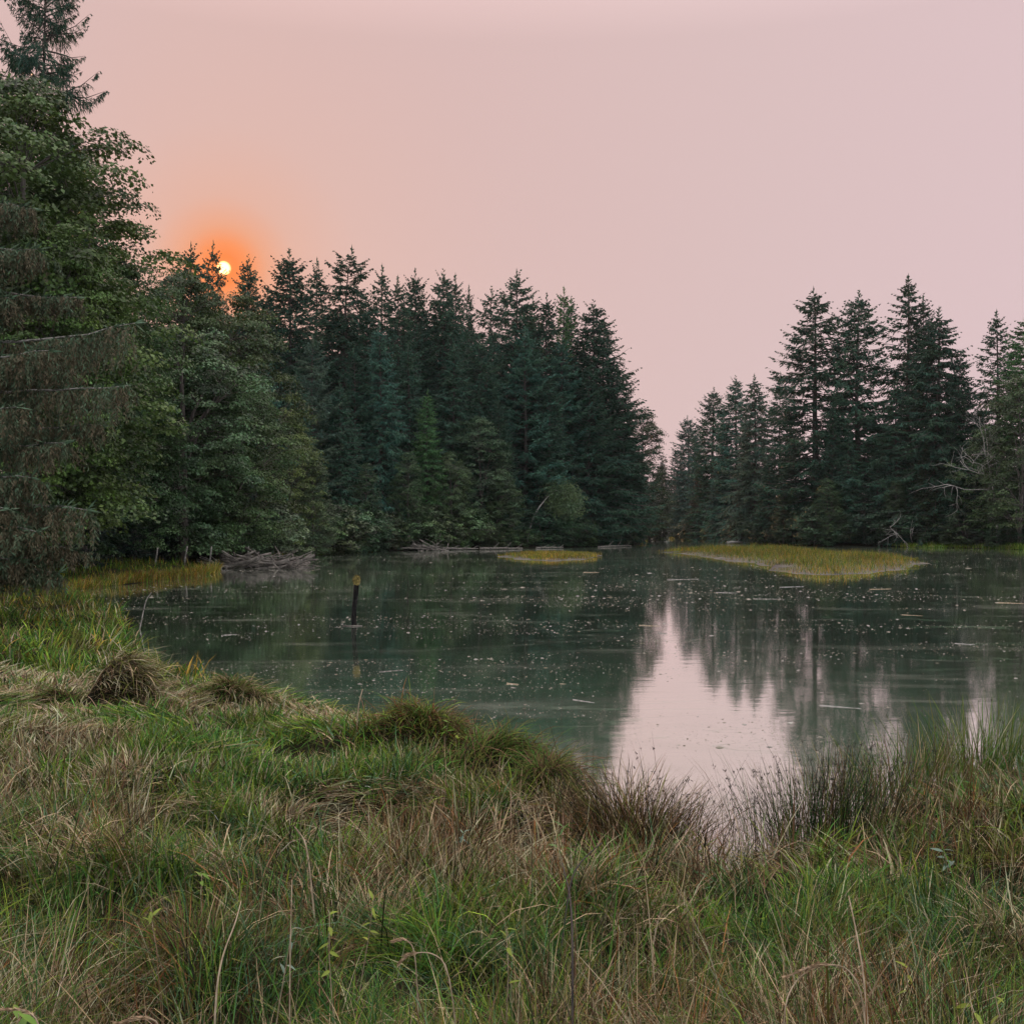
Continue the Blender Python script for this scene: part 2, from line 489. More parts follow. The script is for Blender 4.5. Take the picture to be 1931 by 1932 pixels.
# ------------------------------------------------------------------ tree makers
def conifer(seed, H=30.0, R=4.6, zb=0.06, nb=190, twigs=15, droop=-0.25, up=0.55, sag=-0.25, shape=0.8, irr=0.3, hole=0.12, hang=0.42,
            tw=0.13, dense=4, fork=None, lean=0.0, tip=1.0):
    r = np.random.default_rng(seed)
    g, tk = Geo(), Geo()
    stems = [(0.0, 0.0, 0.0, H)]
    zs = np.linspace(-0.6, H, 26)
    def axis(z):
        q = np.clip(z / H, 0, 1)
        return np.stack([lean * q ** 6 * H * .05 + .12 * np.sin(q * 7 + seed), .12 * np.sin(q * 5 + 2 * seed), z], -1)
    tk.tube(axis(zs), np.interp(zs, [-.6, 0, H * .5, H], [.50, .42, .22, .02]), 7, .5)
    az0 = r.uniform(0, 6.28)
    for i in range(nb):
        t = (i + r.uniform(0, 1)) / nb
        t = t ** 1.05
        z = H * (zb + (1 - zb) * .972 * t)
        if r.random() < hole * (1 - t * .6): continue
        az = az0 + i * 2.39996 + r.normal(0, .25)
        prof = (1 - t) ** shape * min(1.0, .62 + t * 3.0)
        side = 1 + .22 * math.sin(az * 2 + seed + z * .35)
        Lb = R * prof * side * (1 + r.normal(0, irr)) * tip + .25 + .25 * r.random()
        Lb = max(.3, min(Lb, R * 1.3, R * prof * 1.3 + .35))
        e0 = droop + (up - droop) * t + r.normal(0, .17)
        d = np.array([math.cos(az), math.sin(az)])
        o3 = axis(np.array([z]))[0]
        def pt(s):
            s = np.asarray(s, float)
            rr = Lb * s
            return np.stack([o3[0] + d[0] * rr, o3[1] + d[1] * rr, o3[2] + Lb * (math.tan(e0) * s + sag * s * s + .22 * s ** 4)], -1)
        ss = np.linspace(0, 1.0, 4)
        rb = .02 + .012 * Lb
        tk.tube(pt(ss), np.interp(ss, [0, 1], [rb, .008]), 3, .5, cap=False)
        n = max(5, int(twigs * (.35 + Lb / R)))
        s = np.sort(r.uniform(.12 if Lb < 2 else .2, 1.0, n)); s[-1] = 1.0
        b = pt(s); tn = pt(s + .02) - b; tn /= np.linalg.norm(tn, axis=1)[:, None]
        sg = np.where(np.arange(n) % 2 == 0, 1, -1)
        ang = sg * r.uniform(.5, 1.15, n) * np.where(s > .97, .1, 1)
        ca, sa = np.cos(ang), np.sin(ang)
        td = np.stack([tn[:, 0] * ca - tn[:, 1] * sa, tn[:, 0] * sa + tn[:, 1] * ca, tn[:, 2] * .6 - hang * r.uniform(.2, 1.6, n) + .12], -1)
        td /= np.linalg.norm(td, axis=1)[:, None]
        tl = np.clip((1.06 - s) * Lb * .42, .16, 1.2) * r.uniform(.7, 1.3, n)
        v = np.clip(r.normal(.45, .2, n) + .15 * (r.random() - .5), 0, 1)
        g.rhombs(b, td, tl, np.full(n, tw * 1.0), v, up=np.array([0, 0, 1.0]), r=r)
        # side needles sprays off each twig
        K = dense
        f = r.uniform(.15, .95, (n, K))
        bb = b[:, None] + td[:, None] * (tl[:, None] * f)[..., None]
        a2 = np.where(r.random((n, K)) < .5, 1, -1) * r.uniform(.5, 1.0, (n, K))
        c2, s2 = np.cos(a2), np.sin(a2)
        dd = np.stack([td[:, None, 0] * c2 - td[:, None, 1] * s2, td[:, None, 0] * s2 + td[:, None, 1] * c2,
                       td[:, None, 2] * .5 - hang * r.uniform(0, 1.8, (n, K)) + .1 - .9 * (r.random((n, K)) < .4)], -1)
        dd /= np.linalg.norm(dd, axis=-1)[..., None]
        ln = (tl[:, None] * r.uniform(.3, .6, (n, K)) + .10)
        g.rhombs(bb.reshape(-1, 3), dd.reshape(-1, 3), ln.ravel(), np.full(n * K, tw * .85), np.clip(np.repeat(v, K) + r.normal(0, .1, n * K), 0, 1),
                 up=np.array([0, 0, .6]), r=r)
    # leader
    top = axis(np.array([H]))[0]
    n = 26
    zz = r.uniform(-1.6, .5, n)
    b = np.stack([np.full(n, top[0]), np.full(n, top[1]), top[2] + zz], -1)
    a = r.uniform(0, 6.28, n)
    td = np.stack([np.cos(a), np.sin(a), r.uniform(.4, 1.4, n)], -1); td /= np.linalg.norm(td, axis=1)[:, None]
    g.rhombs(b, td, .30 + (.4 - zz) * .22, np.full(n, tw), r.uniform(.2, .7, n), r=r)
    g.rhombs(top[None] + np.array([[0, 0, -.3]]), np.array([[0, 0, 1.0]]), np.array([1.1]), np.array([tw]), np.array([.4]), r=r)
    return g.mesh('conifer_crown', [M_NEEDLE]), tk.mesh('conifer_trunk', [M_BARK], True)

def broadleaf(seed, H=20.0, zb=.12, R=5.0, clumps=420, leaves=55, leaf=.24, cr=.95, shell=.35, flat=.5, peak=.45, trunk=.32, lobes=.28,
              lean=(0, 0), multi=1, bark=None, up=.75):
    r = np.random.default_rng(seed)
    g, tk = Geo(), Geo()
    def env(t):                      # outline of the crown, widest at `peak`
        t = np.clip(t, 0, 1)
        return np.where(t < peak, .62 + .38 * np.sin(t / peak * PI / 2), np.maximum(np.cos((t - peak) / (1 - peak) * PI / 2), 0) ** .55)
    t = r.uniform(0, 1, clumps * 3)
    t = t[r.random(len(t)) < env(t) + .1][:clumps]
    n = len(t)
    az = r.uniform(0, 2 * PI, n)
    lob = 1 + lobes * np.sin(az * 2.0 + t * 5 + seed) * np.sin(t * 9 + seed * 2 + az) + lobes * .5 * np.sin(az * 5 - t * 17 + seed)
    rr = R * env(t) * lob * np.sqrt(r.uniform(shell, 1, n))
    z = H * (zb + (1 - zb) * t)
    ax = lambda z_: np.stack([l_ * np.maximum(np.asarray(z_) / H, 0) ** 1.5 for l_ in lean], -1)
    A = ax(z)
    C = np.stack([A[:, 0] + rr * np.cos(az), A[:, 1] + rr * np.sin(az), z], -1)
    # wood
    pts_all = []
    for k in range(multi):
        zt = np.linspace(-.4, H * .82, 10)
        off = np.array([math.cos(k * 2.1 + seed), math.sin(k * 2.1 + seed)]) * (.25 * R if multi > 1 else 0)
        q = (zt / H).clip(0, 1)
        a = ax(zt)
        tp = np.stack([a[:, 0] + off[0] * q + .12 * np.sin(q * 8 + seed), a[:, 1] + off[1] * q + .12 * np.sin(q * 6), zt], -1)
        tk.tube(tp, np.interp(q, [0, .3, 1], [trunk, trunk * .75, .04]), 8, .5)
        pts_all.append(tp[2:]); stem_p = tp
    for k in range(12):
        j = r.integers(0, n)
        e = C[j]
        z0 = max(.8, e[2] * r.uniform(.35, .7))
        z0 = min(z0, H * .78)
        s = np.linspace(0, 1, 7)[:, None]
        st = np.array([np.interp(z0, stem_p[:, 2], stem_p[:, k_]) for k_ in range(3)])
        lp = st + (e - st) * s + np.array([0, 0, 1.0]) * (np.sin(s * PI) * .08 * H * r.uniform(-.2, 1)) + r.normal(0, .08, (7, 3)) * s
        tk.tube(lp, np.interp(s[:, 0], [0, 1], [trunk * .35, .025]), 5, .5)
        pts_all.append(lp)
    PA = np.concatenate(pts_all)
    for c in C[::2]:
        dz = np.where(PA[:, 2] < c[2] + .3, 0, 50)
        j = np.argmin(np.linalg.norm(PA - c, axis=1) + dz)
        st = PA[j]
        if np.linalg.norm(st - c) > R * 1.3: continue
        m = (st + c) / 2 + np.array([0, 0, .12 * np.linalg.norm(c - st)])
        tk.tube(np.stack([st, m, c]), [.035, .022, .008], 3, .5, cap=False)
    # leaves: domed sprays, tops catching the sky
    N = n * leaves
    q = r.normal(size=(N, 3)); q /= np.linalg.norm(q, axis=1)[:, None]
    q *= (r.uniform(.15, 1, N) ** .5)[:, None]
    q[:, 2] = np.abs(q[:, 2]) * flat - .25 * np.hypot(q[:, 0], q[:, 1]) ** 2
    crs = np.repeat(cr * r.uniform(.6, 1.3, n), leaves)[:, None]
    c = np.repeat(C, leaves, 0) + q * crs
    outw = np.repeat(np.stack([np.cos(az), np.sin(az), np.zeros(n)], -1), leaves, 0)
    nrm = outw * .35 + np.array([0, 0, up]) + q * .5 + r.normal(0, .42, (N, 3))
    nrm /= np.linalg.norm(nrm, axis=1)[:, None]
    tv = np.cross(nrm, r.normal(size=(N, 3))); tv /= np.linalg.norm(tv, axis=1)[:, None] + 1e-9
    bv = np.cross(nrm, tv)
    l = (leaf * r.uniform(.6, 1.3, N))[:, None]
    V = np.stack([c - tv * l * .5, c + bv * l * .42 + nrm * l * .08, c + tv * l * .55 - nrm * l * .1, c - bv * l * .42 + nrm * l * .08], 1).reshape(-1, 3)
    vv = np.clip(np.repeat(r.normal(.45, .22, n), leaves) + r.normal(0, .14, N), 0, 1)
    g.add(V, (), np.arange(N * 4).reshape(-1, 4), np.repeat(vv, 4))
    return g.mesh('leafy_crown', [M_LEAF]), tk.mesh('leafy_trunk', [bark or M_BARK], True)

def place(pair, name, x, y, H, H0, wid=1.0, rz=None, color=(.05, .08, .04), label='', cat='tree', group=None, zoff=-.05, gain=1.0):
    e = empty(name, (x, y, gz(x, y) + zoff), rng.uniform(0, 6.28) if rz is None else rz)
    s = H / H0
    e.scale = (s * wid, s * wid, s)
    obj('crown', pair[0], e, color=np.array(color) * gain)
    obj('trunk', pair[1], e)
    tag(e, label, cat, group)
    return e

CON = {
    'fir':    conifer(11, nb=320, twigs=20, R=6.0, irr=.22, shape=.60, tw=.15, dense=5, hole=.06),
    'fir2':   conifer(13, nb=300, twigs=20, R=5.6, irr=.28, shape=.52, tw=.15, dense=6, droop=-.4, sag=-.15, hole=.08),
    'lacy':   conifer(23, nb=220, twigs=17, R=4.9, irr=.30, hole=.14, zb=.12, shape=.62, tw=.155, dense=5),
    'lacy2':  conifer(29, nb=210, twigs=18, R=4.8, irr=.34, hole=.16, zb=.16, shape=.5, tw=.155, dense=5, up=.4),
    'spire':  conifer(37, nb=270, twigs=14, R=4.0, irr=.18, shape=.66, up=.5, tw=.15, dense=5),
    'cedar':  conifer(41, nb=320, twigs=22, R=5.6, irr=.12, droop=-.35, up=.35, sag=-.45, hang=.7, hole=.02, shape=.60, zb=.02, tw=.15, dense=5),
    'layer':  conifer(59, nb=160, twigs=30, R=6.2, irr=.30, droop=-.1, up=.5, sag=-.18, hang=.2, hole=.05, shape=.52, tw=.155, dense=5),
    'ragged': conifer(67, nb=240, twigs=20, R=5.2, irr=.30, hole=.14, shape=.45, lean=.6, up=.45, tw=.155, dense=5),
    'fine':   conifer(83, H=30, nb=170, twigs=24, R=6.0, irr=.26, shape=.55, zb=.5, hole=.1, tw=.07, dense=8, hang=.5),
    'young':  conifer(73, H=14, nb=190, twigs=16, R=3.8, irr=.2, shape=.75, zb=.01, hole=.03, tw=.10, dense=6),
}
H0 = {k: 30.0 for k in CON}; H0['young'] = 14.0
BRD = {
    'maple':  broadleaf(5, 20, .10, 5.2, 430, 150, .18, 1.25, .5, .42, .62, .34, lobes=.42),
    'maple2': broadleaf(9, 14, .06, 4.2, 300, 140, .16, 1.1, .5, .40, .60, .30, lobes=.40),
    'alder':  broadleaf(14, 14, .08, 3.4, 380, 80, .14, .75, .35, .5, .35, .16, lobes=.34),
    'airy':   broadleaf(19, 14, .15, 3.6, 190, 48, .22, .85, .30, .5, .5, .16, lobes=.45),
    'bush':   broadleaf(25, 4.0, .02, 2.2, 110, 60, .17, .62, .25, .6, .45, .06, multi=3),
    'bush2':  broadleaf(31, 4.0, .02, 1.9, 120, 60, .13, .55, .25, .6, .55, .05, multi=3),
}
HB = {'maple': 20.0, 'maple2': 14.0, 'alder': 14.0, 'airy': 14.0, 'bush': 4.0, 'bush2': 4.0}

def shoreY(x):
    return float(np.interp(x, [250, 420, 560, 700, 850, 1000, 1150, 1213, 1240, 1272, 1330, 1390, 1450, 1550, 1650, 1760, 1931, 2100],
                              [75, 88, 97, 114, 125, 134, 147, 164, 235, 245, 206, 181, 161, 147, 146, 139, 125, 118]))

ONES = ['', 'first', 'second', 'third', 'fourth', 'fifth', 'sixth', 'seventh', 'eighth', 'ninth', 'tenth', 'eleventh', 'twelfth', 'thirteenth', 'fourteenth',
        'fifteenth', 'sixteenth', 'seventeenth', 'eighteenth', 'nineteenth']
def nth(k):
    if k < 20: return ONES[k]
    t_ = {2: ('twenty', 'twentieth'), 3: ('thirty', 'thirtieth')}[k // 10]
    return t_[1] if k % 10 == 0 else t_[0] + '-' + ONES[k % 10]
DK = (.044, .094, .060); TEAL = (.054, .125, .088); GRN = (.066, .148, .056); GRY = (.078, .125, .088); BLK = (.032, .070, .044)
def tree(kind, x, ytop, off, wid, label, color=DK, rz=None, group=None, name=None, Y=None):
    Y = Y if Y is not None else shoreY(x) + off
    X = (x - CX) / FOC * Y
    con = kind in CON
    if kind in ('fir', 'lacy') and int(x) % 2: kind += '2'
    base = gz(X, Y) - .05
    top = CAM_H + (HZ - ytop) / FOC * Y
    return place((CON if con else BRD)[kind], name or ('conifer_tree' if con else 'broadleaf_tree'), X, Y, top - base, (H0 if con else HB)[kind], wid * (1.14 if con else 1.05), rz,
                 color, label, 'tree', group, gain=1.12 if con else np.array((.92, 1.06, .72)))

MIDG = 'trees of the middle wood'
mid = [
    ('fir', 358, 468, 22, .8, 'dark conifer peeking over the maples just left of the sun', DK),
    ('lacy', 403, 464, 30, .5, 'sparse conifer whose twigs cross the disc of the setting sun', DK),
    ('fir', 466, 489, 26, .7, 'small pointed conifer just right of the setting sun', DK),
    ('fir', 508, 548, 22, .8, 'low dark conifer left of the second tall spire from the sun', BLK),
    ('fir', 545, 480, 24, .95, 'tall dark fir with wide shoulders, second spire right of the sun', BLK),
    ('lacy', 598, 496, 28, .7, 'slim see-through conifer between two broad dark firs', DK),
    ('ragged', 648, 474, 22, .95, 'tallest ragged-topped black fir of the middle wood', BLK),
    ('fir', 690, 560, 26, .7, 'short fir tucked behind the tallest ragged-topped fir', DK),
    ('lacy', 720, 508, 22, .75, 'lacy narrow fir right of the tallest ragged-topped fir', DK),
    ('fir', 750, 530, 18, .7, 'bluntly rounded fir between two lacy spires of the middle wood', DK),
    ('fir', 783, 516, 22, .65, 'slender fir spire above the bright young cedar', BLK),
    ('fir', 838, 517, 20, .85, 'left twin of the close pair of firs in mid wood', DK),
    ('lacy', 860, 526, 24, .75, 'right twin of the close pair of firs in mid wood', DK),
    ('lacy', 884, 546, 30, .5, 'thin wispy fir tip right of the twin firs', DK),
    ('lacy', 925, 549, 24, .75, 'open-branched fir standing alone in a gap of pink sky', DK),
    ('fir', 972, 518, 14, .95, 'broad full fir rising highest in the right half of middle wood', DK),
    ('spire', 1004, 566, 18, .7, 'narrow fir leaning on the right shoulder of a broad fir', DK),
    ('fir', 1031, 562, 14, .7, 'pointed fir with dense dark top beside a brighter lacy fir', BLK),
    ('lacy', 1062, 549, 16, .75, 'lacy double-tipped fir right of the pointed dense fir', GRN),
    ('lacy', 1078, 566, 20, .7, 'second thin tip behind the lacy double-tipped fir', DK),
    ('fir', 1122, 574, 8, 1.15, 'wide dark fir ending the middle wood on its open side', BLK),
    ('spire', 1139, 596, 11, 1.0, 'companion spire close behind the wide end fir', BLK),
    ('fir', 1165, 690, 6, 1.0, 'lower fir filling the sloping end of the middle wood', BLK),
    # nearer rows
    ('cedar', 716, 612, 8, .85, 'pale teal cedar cone standing in front of the dark firs', TEAL),
    ('young', 500, 676, 8, .7, 'small soft green conifer behind the alder beside the maples', TEAL),
    ('cedar', 806, 738, 5, .85, 'bright green young cedar with rounded tip low in mid wood', GRN),
    ('layer', 590, 640, 12, .9, 'grey-green fir with long feathery level branches', GRY),
    ('layer', 668, 660, 12, .85, 'dusky fir with level branches left of pale cedar', DK),
    ('layer', 990, 625, 8, .95, 'teal fir with layered sweeping boughs below the broad fir', TEAL),
    ('layer', 1060, 640, 9, .9, 'dark teal layered fir beside the sweeping-boughed fir', TEAL),
    ('fir', 905, 640, 10, .95, 'full dark fir below the gap of pink sky', DK),
    ('cedar', 855, 650, 10, .9, 'dark cedar filling below the twin firs', DK),
    ('cedar', 770, 650, 12, .8, 'shaded cedar behind the bright young cedar', DK),
    ('cedar', 640, 720, 6, .9, 'dull green cedar low on the shore in front of ragged fir', DK),
    ('fir', 1110, 690, 4, .9, 'dark fir at water edge before the wide end fir', BLK),
    ('fir', 1035, 720, 4, .9, 'dark fir low behind the leaning birch', BLK),
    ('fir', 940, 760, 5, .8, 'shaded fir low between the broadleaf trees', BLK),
    ('cedar', 560, 700, 8, .9, 'dusky cedar above the alder crown', DK),
]
for k, x, yt, off, w, lab, c in mid:
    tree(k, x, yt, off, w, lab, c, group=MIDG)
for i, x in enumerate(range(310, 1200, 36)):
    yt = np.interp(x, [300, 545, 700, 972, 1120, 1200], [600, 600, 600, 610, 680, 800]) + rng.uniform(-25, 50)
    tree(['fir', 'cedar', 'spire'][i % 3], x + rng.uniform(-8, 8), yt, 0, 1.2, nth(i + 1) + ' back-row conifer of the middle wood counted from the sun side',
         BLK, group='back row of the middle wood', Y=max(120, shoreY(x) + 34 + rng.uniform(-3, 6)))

mb = [
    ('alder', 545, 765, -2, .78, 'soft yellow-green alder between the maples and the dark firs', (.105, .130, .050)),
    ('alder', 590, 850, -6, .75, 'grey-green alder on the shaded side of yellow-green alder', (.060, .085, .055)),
    ('maple2', 850, 852, 2, .62, 'small maple with yellow-tipped top at the water edge', (.062, .092, .052)),
    ('alder', 905, 782, 5, .95, 'rounded teal broadleaf tree above the yellow-tipped maple', (.052, .085, .058)),
    ('alder', 945, 882, 2, .95, 'dull green round-crowned broadleaf beside the leaning birch', (.046, .072, .038)),
    ('alder', 1212, 768, 4, .82, 'open maple silhouetted against sky at the end of middle wood', (.030, .046, .022)),
    ('alder', 1190, 860, 2, .8, 'dark broadleaf below the open silhouetted maple', (.030, .050, .030)),
    ('alder', 770, 850, 2, .7, 'mid green broadleaf thicket tree left of the yellow-tipped maple', (.044, .075, .040)),
    ('alder', 690, 870, 1, .7, 'dark green broadleaf near brush pile on far shore', (.036, .062, .036)),
]
for k, x, yt, off, w, lab, c in mb:
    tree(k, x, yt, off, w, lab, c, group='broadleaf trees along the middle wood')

RG = 'trees of the right-hand wood'
HAZ = (.064, .118, .092)  # lighter foliage tint with distance haze put into the colour
right = [
    ('fir', 1297, 788, 8, 1.0, 'far pointed fir at the mouth of the channel', HAZ),
    ('lacy', 1313, 806, 12, .7, 'thin broken fir tip behind the channel-mouth fir', HAZ),
    ('fir', 1345, 736, 8, .95, 'dark spire fir, second from the channel mouth', DK),
    ('fir', 1388, 714, 10, .95, 'round-shouldered fir left of a wide grey-green fir', TEAL),
    ('cedar', 1424, 711, 6, 1.0, 'wide grey-green cedar left of the see-through firs', GRY),
    ('lacy', 1471, 708, 20, .7, 'see-through fir with visible trunk against pink sky', DK),
    ('lacy', 1492, 724, 24, .6, 'second see-through fir touching the tall crooked-topped fir', DK),
    ('ragged', 1540, 553, 10, 1.15, 'tall black fir with crooked leaning top and layered boughs', BLK),
    ('fir', 1617, 557, 8, 1.0, 'tall full fir right of the crooked-topped fir', DK),
    ('lacy', 1712, 528, 12, 1.05, 'highest fir of right wood, open and layered', BLK),
    ('fir', 1740, 565, 15, .7, 'fir shoulder just behind the highest open fir', DK),
    ('cedar', 1768, 588, 7, 1.2, 'broad dark cedar with bulging outline beside highest fir', BLK),
    ('ragged', 1806, 670, 9, .8, 'shorter ragged fir on the bulging cedar flank', BLK),
    ('lacy', 1880, 593, 22, .95, 'triangular see-through cedar near the picture edge', DK),
    ('fir', 1936, 598, 10, 1.0, 'green fir cut by the edge of the picture', GRN),
    ('fir', 2010, 560, 12, 1.0, 'tall fir just outside the edge fir', DK),
    ('layer', 1500, 830, 5, .9, 'drooping layered fir low beneath the see-through pair', GRY),
    ('cedar', 1600, 800, 4, .9, 'dense dark cedar low below the tall full fir', DK),
    ('cedar', 1690, 720, 5, 1.0, 'dense green cedar in front of highest open fir', DK),
    ('fir', 1570, 760, 5, .8, 'fir in front of gap between crooked and full firs', BLK),
    ('fir', 1655, 840, 3, .9, 'low dark fir between two dense cedars', BLK),
    ('cedar', 1745, 840, 3, .9, 'olive-dark cedar at water under the bulging cedar', (.034, .052, .028)),
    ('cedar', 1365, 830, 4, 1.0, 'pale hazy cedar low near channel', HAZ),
    ('cedar', 1320, 880, 4, 1.0, 'low brownish cedar at the channel bank', (.060, .056, .036)),
    ('fir', 1450, 860, 4, .9, 'shaded fir low left of drooping layered fir', DK),
    ('cedar', 1405, 870, 3, .9, 'low grey cedar behind the floating pale log', GRY),
    ('fir', 1800, 800, 6, .9, 'dark fir beneath the ragged fir flank', BLK),
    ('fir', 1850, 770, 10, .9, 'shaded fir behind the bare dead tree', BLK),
]
for k, x, yt, off, w, lab, c in right:
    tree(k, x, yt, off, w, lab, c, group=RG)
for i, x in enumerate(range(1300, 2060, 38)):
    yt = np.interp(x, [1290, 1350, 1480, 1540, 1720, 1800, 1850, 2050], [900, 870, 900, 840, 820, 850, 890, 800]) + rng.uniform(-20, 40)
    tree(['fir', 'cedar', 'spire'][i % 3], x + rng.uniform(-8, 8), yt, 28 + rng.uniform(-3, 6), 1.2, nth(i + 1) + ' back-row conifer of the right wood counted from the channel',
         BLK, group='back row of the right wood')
for k, x, yt, off, w, lab, c in [
    ('alder', 1925, 700, 2, .9, 'light green broadleaf at picture edge beside dead tree', (.046, .068, .036)),
    ('airy', 1868, 800, 3, .9, 'thin green broadleaf behind the dead tree branches', (.056, .085, .045)),
    ('alder', 1690, 905, 1, .7, 'rounded dark broadleaf over the water in right wood', (.034, .055, .032)),
    ('alder', 1560, 900, 1, .75, 'green broadleaf at the waterline left of bleached snags', (.042, .068, .036)),
    ('alder', 1478, 920, 1, .75, 'pale broadleaf thicket tree at waterline above long island', (.050, .072, .048)),
]:
    tree(k, x, yt, off, w, lab, c, group='broadleaf trees along the right wood')

# far end of the channel: distance haze is put into the lighter crown colours
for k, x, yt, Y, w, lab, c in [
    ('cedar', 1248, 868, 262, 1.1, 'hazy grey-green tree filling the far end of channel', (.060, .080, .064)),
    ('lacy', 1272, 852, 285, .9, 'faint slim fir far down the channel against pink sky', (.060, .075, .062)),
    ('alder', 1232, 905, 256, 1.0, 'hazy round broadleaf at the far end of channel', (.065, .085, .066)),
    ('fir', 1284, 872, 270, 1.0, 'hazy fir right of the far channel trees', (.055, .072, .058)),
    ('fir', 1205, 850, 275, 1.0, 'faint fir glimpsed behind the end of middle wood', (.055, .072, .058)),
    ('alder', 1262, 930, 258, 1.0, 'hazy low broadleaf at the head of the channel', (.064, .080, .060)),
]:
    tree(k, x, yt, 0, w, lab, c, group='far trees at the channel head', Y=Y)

# left side: maples, tall fir, alders
for k, x, yt, Y, w, lab, c, nm in [
    ('fine', 82, -110, 62, .50, 'very tall fir rising out of the top of the picture', BLK, None),
    ('maple', 40, 165, 48, .98, 'huge bigleaf maple towering over the near left bank', (.066, .098, .036), None),
    ('maple', 112, 285, 60, .86, 'big maple bulging out against the pink sky', (.055, .092, .044), None),
    ('maple', 60, 420, 46, .80, 'brighter green maple low in front of the huge maple', (.072, .115, .034), None),
    ('maple', 195, 470, 64, .72, 'dark maple below the bulging maple', (.046, .078, .040), None),
    ('maple', 345, 515, 76, .75, 'maple crown directly under the setting sun', (.050, .075, .032), None),
    ('maple2', 435, 555, 82, .72, 'rust-lit maple right of the crown under the sun', (.058, .080, .036), None),
    ('maple2', 345, 618, 70, .95, 'maple with pale silvery leaf sprays over the water', (.072, .118, .072), None),
    ('maple2', 425, 690, 76, .9, 'green maple leaning out beside the silvery-leaved maple', (.070, .112, .056), None),
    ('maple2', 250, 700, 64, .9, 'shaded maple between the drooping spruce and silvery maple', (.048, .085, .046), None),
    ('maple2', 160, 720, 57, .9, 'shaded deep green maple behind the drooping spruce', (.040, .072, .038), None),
    ('alder', 425, 850, 80, .9, 'silver-green willow hanging over the stick lodge', (.095, .125, .085), None),
    ('alder', 330, 850, 72, .8, 'dark willow left of the silver-green willow', (.045, .070, .048), None),
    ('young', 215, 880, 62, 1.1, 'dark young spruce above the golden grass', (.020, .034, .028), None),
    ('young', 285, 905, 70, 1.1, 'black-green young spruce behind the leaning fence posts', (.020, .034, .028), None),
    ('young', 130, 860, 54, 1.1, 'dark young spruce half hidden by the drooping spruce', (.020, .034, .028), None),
]:
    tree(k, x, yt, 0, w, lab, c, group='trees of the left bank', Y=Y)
tree('bush', 515, 955, 0, 1.1, 'pale silvery shrub drooping over the water near stick lodge', (.115, .150, .115), Y=82, name='shrub')['category'] = 'shrub'

# bushes along the far shores
def bush(kind, x, ytop, Y, wid, c, label, group):
    X = (x - CX) / FOC * Y
    b = gz(X, Y)
    top = CAM_H + (HZ - ytop) / FOC * Y
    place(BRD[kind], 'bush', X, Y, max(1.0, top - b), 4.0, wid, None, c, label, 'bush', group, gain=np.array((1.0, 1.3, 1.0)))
for i, x in enumerate(np.arange(470, 1225, 29)):
    Y = shoreY(x) + rng.uniform(1.0, 3.0)
    bush(['bush', 'bush2'][rng.integers(2)], x + rng.uniform(-6, 6), rng.uniform(945, 1000), Y, rng.uniform(1.0, 1.6),
         np.array([(.050, .080, .044), (.034, .056, .036), (.066, .088, .042), (.056, .062, .036)][rng.integers(4)]) * rng.uniform(.8, 1.2),
         nth(i + 1) + ' low bush from the stick lodge along the middle wood shore', 'bushes at the foot of the middle wood')
for i, x in enumerate(np.arange(1290, 1960, 31)):
    Y = shoreY(x) + rng.uniform(1.0, 3.0)
    bush(['bush', 'bush2'][rng.integers(2)], x + rng.uniform(-6, 6), rng.uniform(950, 1000), Y, rng.uniform(1.0, 1.6),
         np.array([(.034, .054, .034), (.028, .046, .032), (.044, .060, .034)][rng.integers(3)]) * rng.uniform(.8, 1.2),
         nth(i + 1) + ' low bush from the channel along the right wood shore', 'bushes at the foot of the right wood')
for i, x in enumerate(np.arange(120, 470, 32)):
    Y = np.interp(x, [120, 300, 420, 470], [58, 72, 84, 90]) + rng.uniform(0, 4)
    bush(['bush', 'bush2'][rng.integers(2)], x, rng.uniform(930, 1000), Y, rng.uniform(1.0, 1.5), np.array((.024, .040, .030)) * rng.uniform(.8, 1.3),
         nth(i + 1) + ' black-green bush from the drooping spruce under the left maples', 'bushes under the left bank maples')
bush('bush', 1345, 985, 200, 1.2, (.070, .090, .045), 'lone pale bush on the bank beside the floating log', None)

